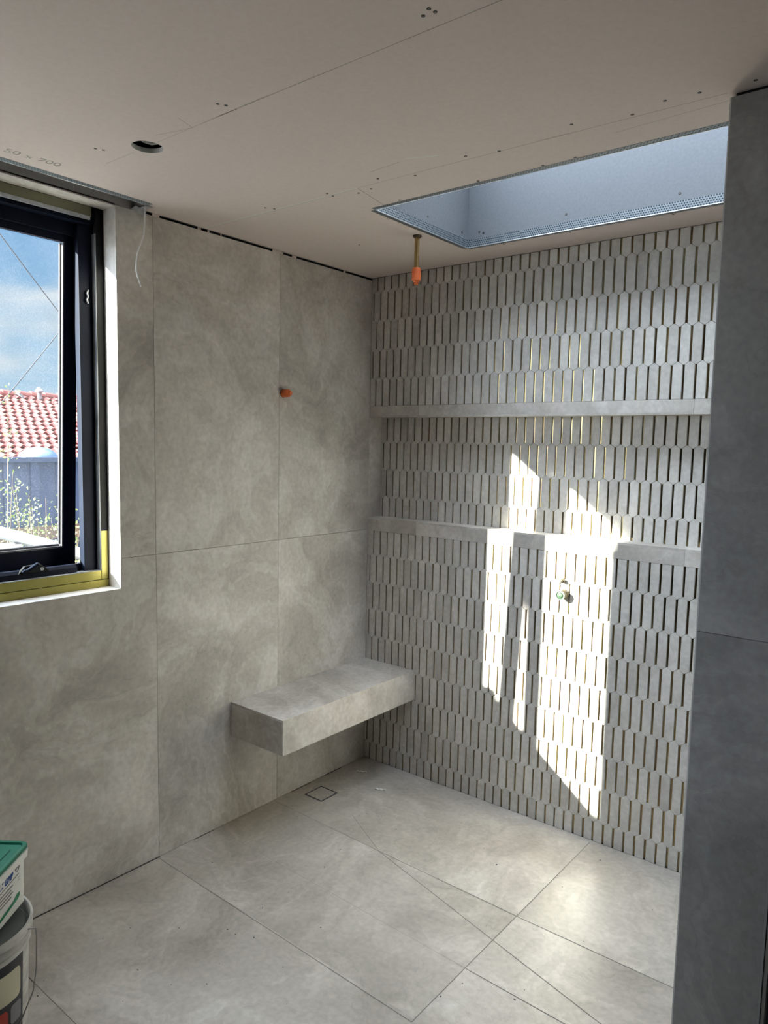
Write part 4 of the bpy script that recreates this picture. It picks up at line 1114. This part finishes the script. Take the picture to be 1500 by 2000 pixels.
mb.build('roof_tiles', X_['terracotta'], Hn, fix=False)
mb = MB()
y = -4
while y < 22:
    mb.tube([(RX1, y, RZ1 + 0.06), (RX1, y + 0.45, RZ1 + 0.045)], [0.13, 0.10], 10); y += 0.42
mb.build('ridge_caps', X_['terracotta'], Hn)
for y in (6.05, 7.35, 8.7):
    mb = MB(); mb.obox((RX1 + 0.2, y, RZ1 + 0.02), (0, 1, -0.9), (1, 0, 0), (0, 0.9, 1), 0.09, 0.15, 0.03)
    mb.build('mortar_bedding', X_['white_paint'], Hn)
mb = MB(); mb.lathe((-19.7, 7.9, 2.80), (0, 0, 1), [(0.065, 0.0), (0.065, 0.20), (0.115, 0.215), (0.12, 0.255), (0.065, 0.32), (0.06, 0.36), (0.0, 0.375)], 16); mb.build('roof_vent', X_['white_paint'], Hn, smooth=True)
mb = MB(); mb.prism([(-11.2, 1.9, 1.42), (-11.2, 3.4, 1.42), (-11.2, 3.4, 1.36), (-11.2, 1.9, 1.62)], (-0.1, 0, 0)) if False else None
# blue-white dome skylight behind the fence
mb = MB()
prof = [(0.30 * math.cos(a * PI / 16) , 0.20 * math.sin(a * PI / 16)) for a in range(9)]
mb.lathe((-9.0, 2.66, 1.30), (0, 0, 1), [(0.32, -0.05), (0.32, 0.0)] + prof, 28)
mb.lathe((-9.0, 2.66, -0.5), (0, 0, 1), [(0.25, 0.0), (0.25, 1.76)], 20)
tag(mb.build('domed_tank', X_['dome'], smooth=True), 'pale blue rounded dome just above the fence top', 'tank')
# white gutter rail in front of the fence
mb = MB()
a_, b_ = Vector((-1.55, -1.75, 1.36)), Vector((-1.25, -0.55, 0.92))
mb.obox((a_ + b_) / 2, (b_ - a_), Vector((1, 0.25, 0)), Vector((0, 0, 1)), (b_ - a_).length / 2, 0.05, 0.028)
wr = mb.build('white_beam', X_['white_paint'], bevel=0.004); tag(wr, 'sloping white beam just outside the window', 'beam')
mb = MB(); mb.box(-1.44, -1.20, -0.5, -1.36, -1.12, 1.10); mb.build('post', X_['white_paint'], wr)
# power lines
for k, (p0, p1, l) in enumerate((((-9.4, 2.108, 5.006), (-9.4, 4.729, 2.107), 'upper power line slanting down to the right across the sky'), ((-9, 4.55, 5.36), (-9, 1.85, 1.80), 'lower power line slanting down to the left toward the roof'))):
    a_, b_ = Vector(p0), Vector(p1); pts = [a_.lerp(b_, i / 12) - Vector((0, 0, 0.06 * math.sin(PI * i / 12))) for i in range(13)]
    mb = MB(); mb.tube(pts, 0.008, 6)
    tag(mb.build('power_line', X_['black_wire']), l, 'cable', 'power lines over the neighbour')
# leafy shrubs: arching stems with small leaves
def shrub(name, x, y, h, n, spread, label, leaf=0.022, dens=26, group=None):
    e = empty(name, (x, y, -0.5)); tag(e, label, 'shrub', group)
    ms, ml = MB(), MB()
    for i in range(n):
        a = random.uniform(0, 2 * PI); rs = random.uniform(0.2, 1.0) * spread; hh = h * random.uniform(0.55, 1.0)
        if i == 0: hh = h; rs = spread * 0.5
        b0 = Vector((x + random.uniform(-.05, .05), y + random.uniform(-.05, .05), -0.5))
        tip = Vector((x + rs * math.cos(a), y + rs * math.sin(a), -0.5 + hh))
        mid = b0.lerp(tip, 0.55) + Vector((0, 0, hh * 0.10))
        pts = []
        for k in range(9):
            t = k / 8; pts.append((1 - t) ** 2 * b0 + 2 * t * (1 - t) * mid + t * t * tip)
        ms.tube(pts, [0.006 * (1 - 0.8 * k / 8) for k in range(9)], 5)
        for k in range(int(dens * hh)):
            t = random.uniform(0.3, 1.0); p = (1 - t) ** 2 * b0 + 2 * t * (1 - t) * mid + t * t * tip
            d = Vector((random.gauss(0, 1), random.gauss(0, 1), random.gauss(0.3, 1))).normalized(); sdv = d.cross(Vector((random.gauss(0, 1), random.gauss(0, 1), random.gauss(0, 1)))).normalized()
            o_ = p + d * random.uniform(0.0, 0.05); L_ = leaf * random.uniform(0.6, 1.3); nn_ = d.cross(sdv) * L_ * 0.15
            ml.idx([o_, o_ + d * L_ * 0.5 + sdv * L_ * 0.28 + nn_, o_ + d * L_, o_ + d * L_ * 0.5 - sdv * L_ * 0.28 + nn_], [(0, 1, 2), (0, 2, 3)])
    ms.build('stems', X_['stem'], e); ml.build('foliage', X_['leaf'], e, fix=False)
sg = 'small-leaved shrubs outside the window'
shrub('leafy_shrub', -1.95, -1.00, 2.42, 9, 0.22, 'tallest shrub sprig at the left edge of the window view', dens=44)
shrub('leafy_shrub', -1.75, -0.74, 1.80, 26, 0.20, 'bushy small-leaved shrub against the window edge in front of the fence', dens=60)
shrub('leafy_shrub', -2.15, -0.66, 1.85, 22, 0.24, 'low leafy shrub at the bottom of the window view', dens=60)
shrub('leafy_shrub', -2.25, -1.10, 2.15, 16, 0.2, 'leafy shrub half hidden by the left edge of the picture', dens=55)
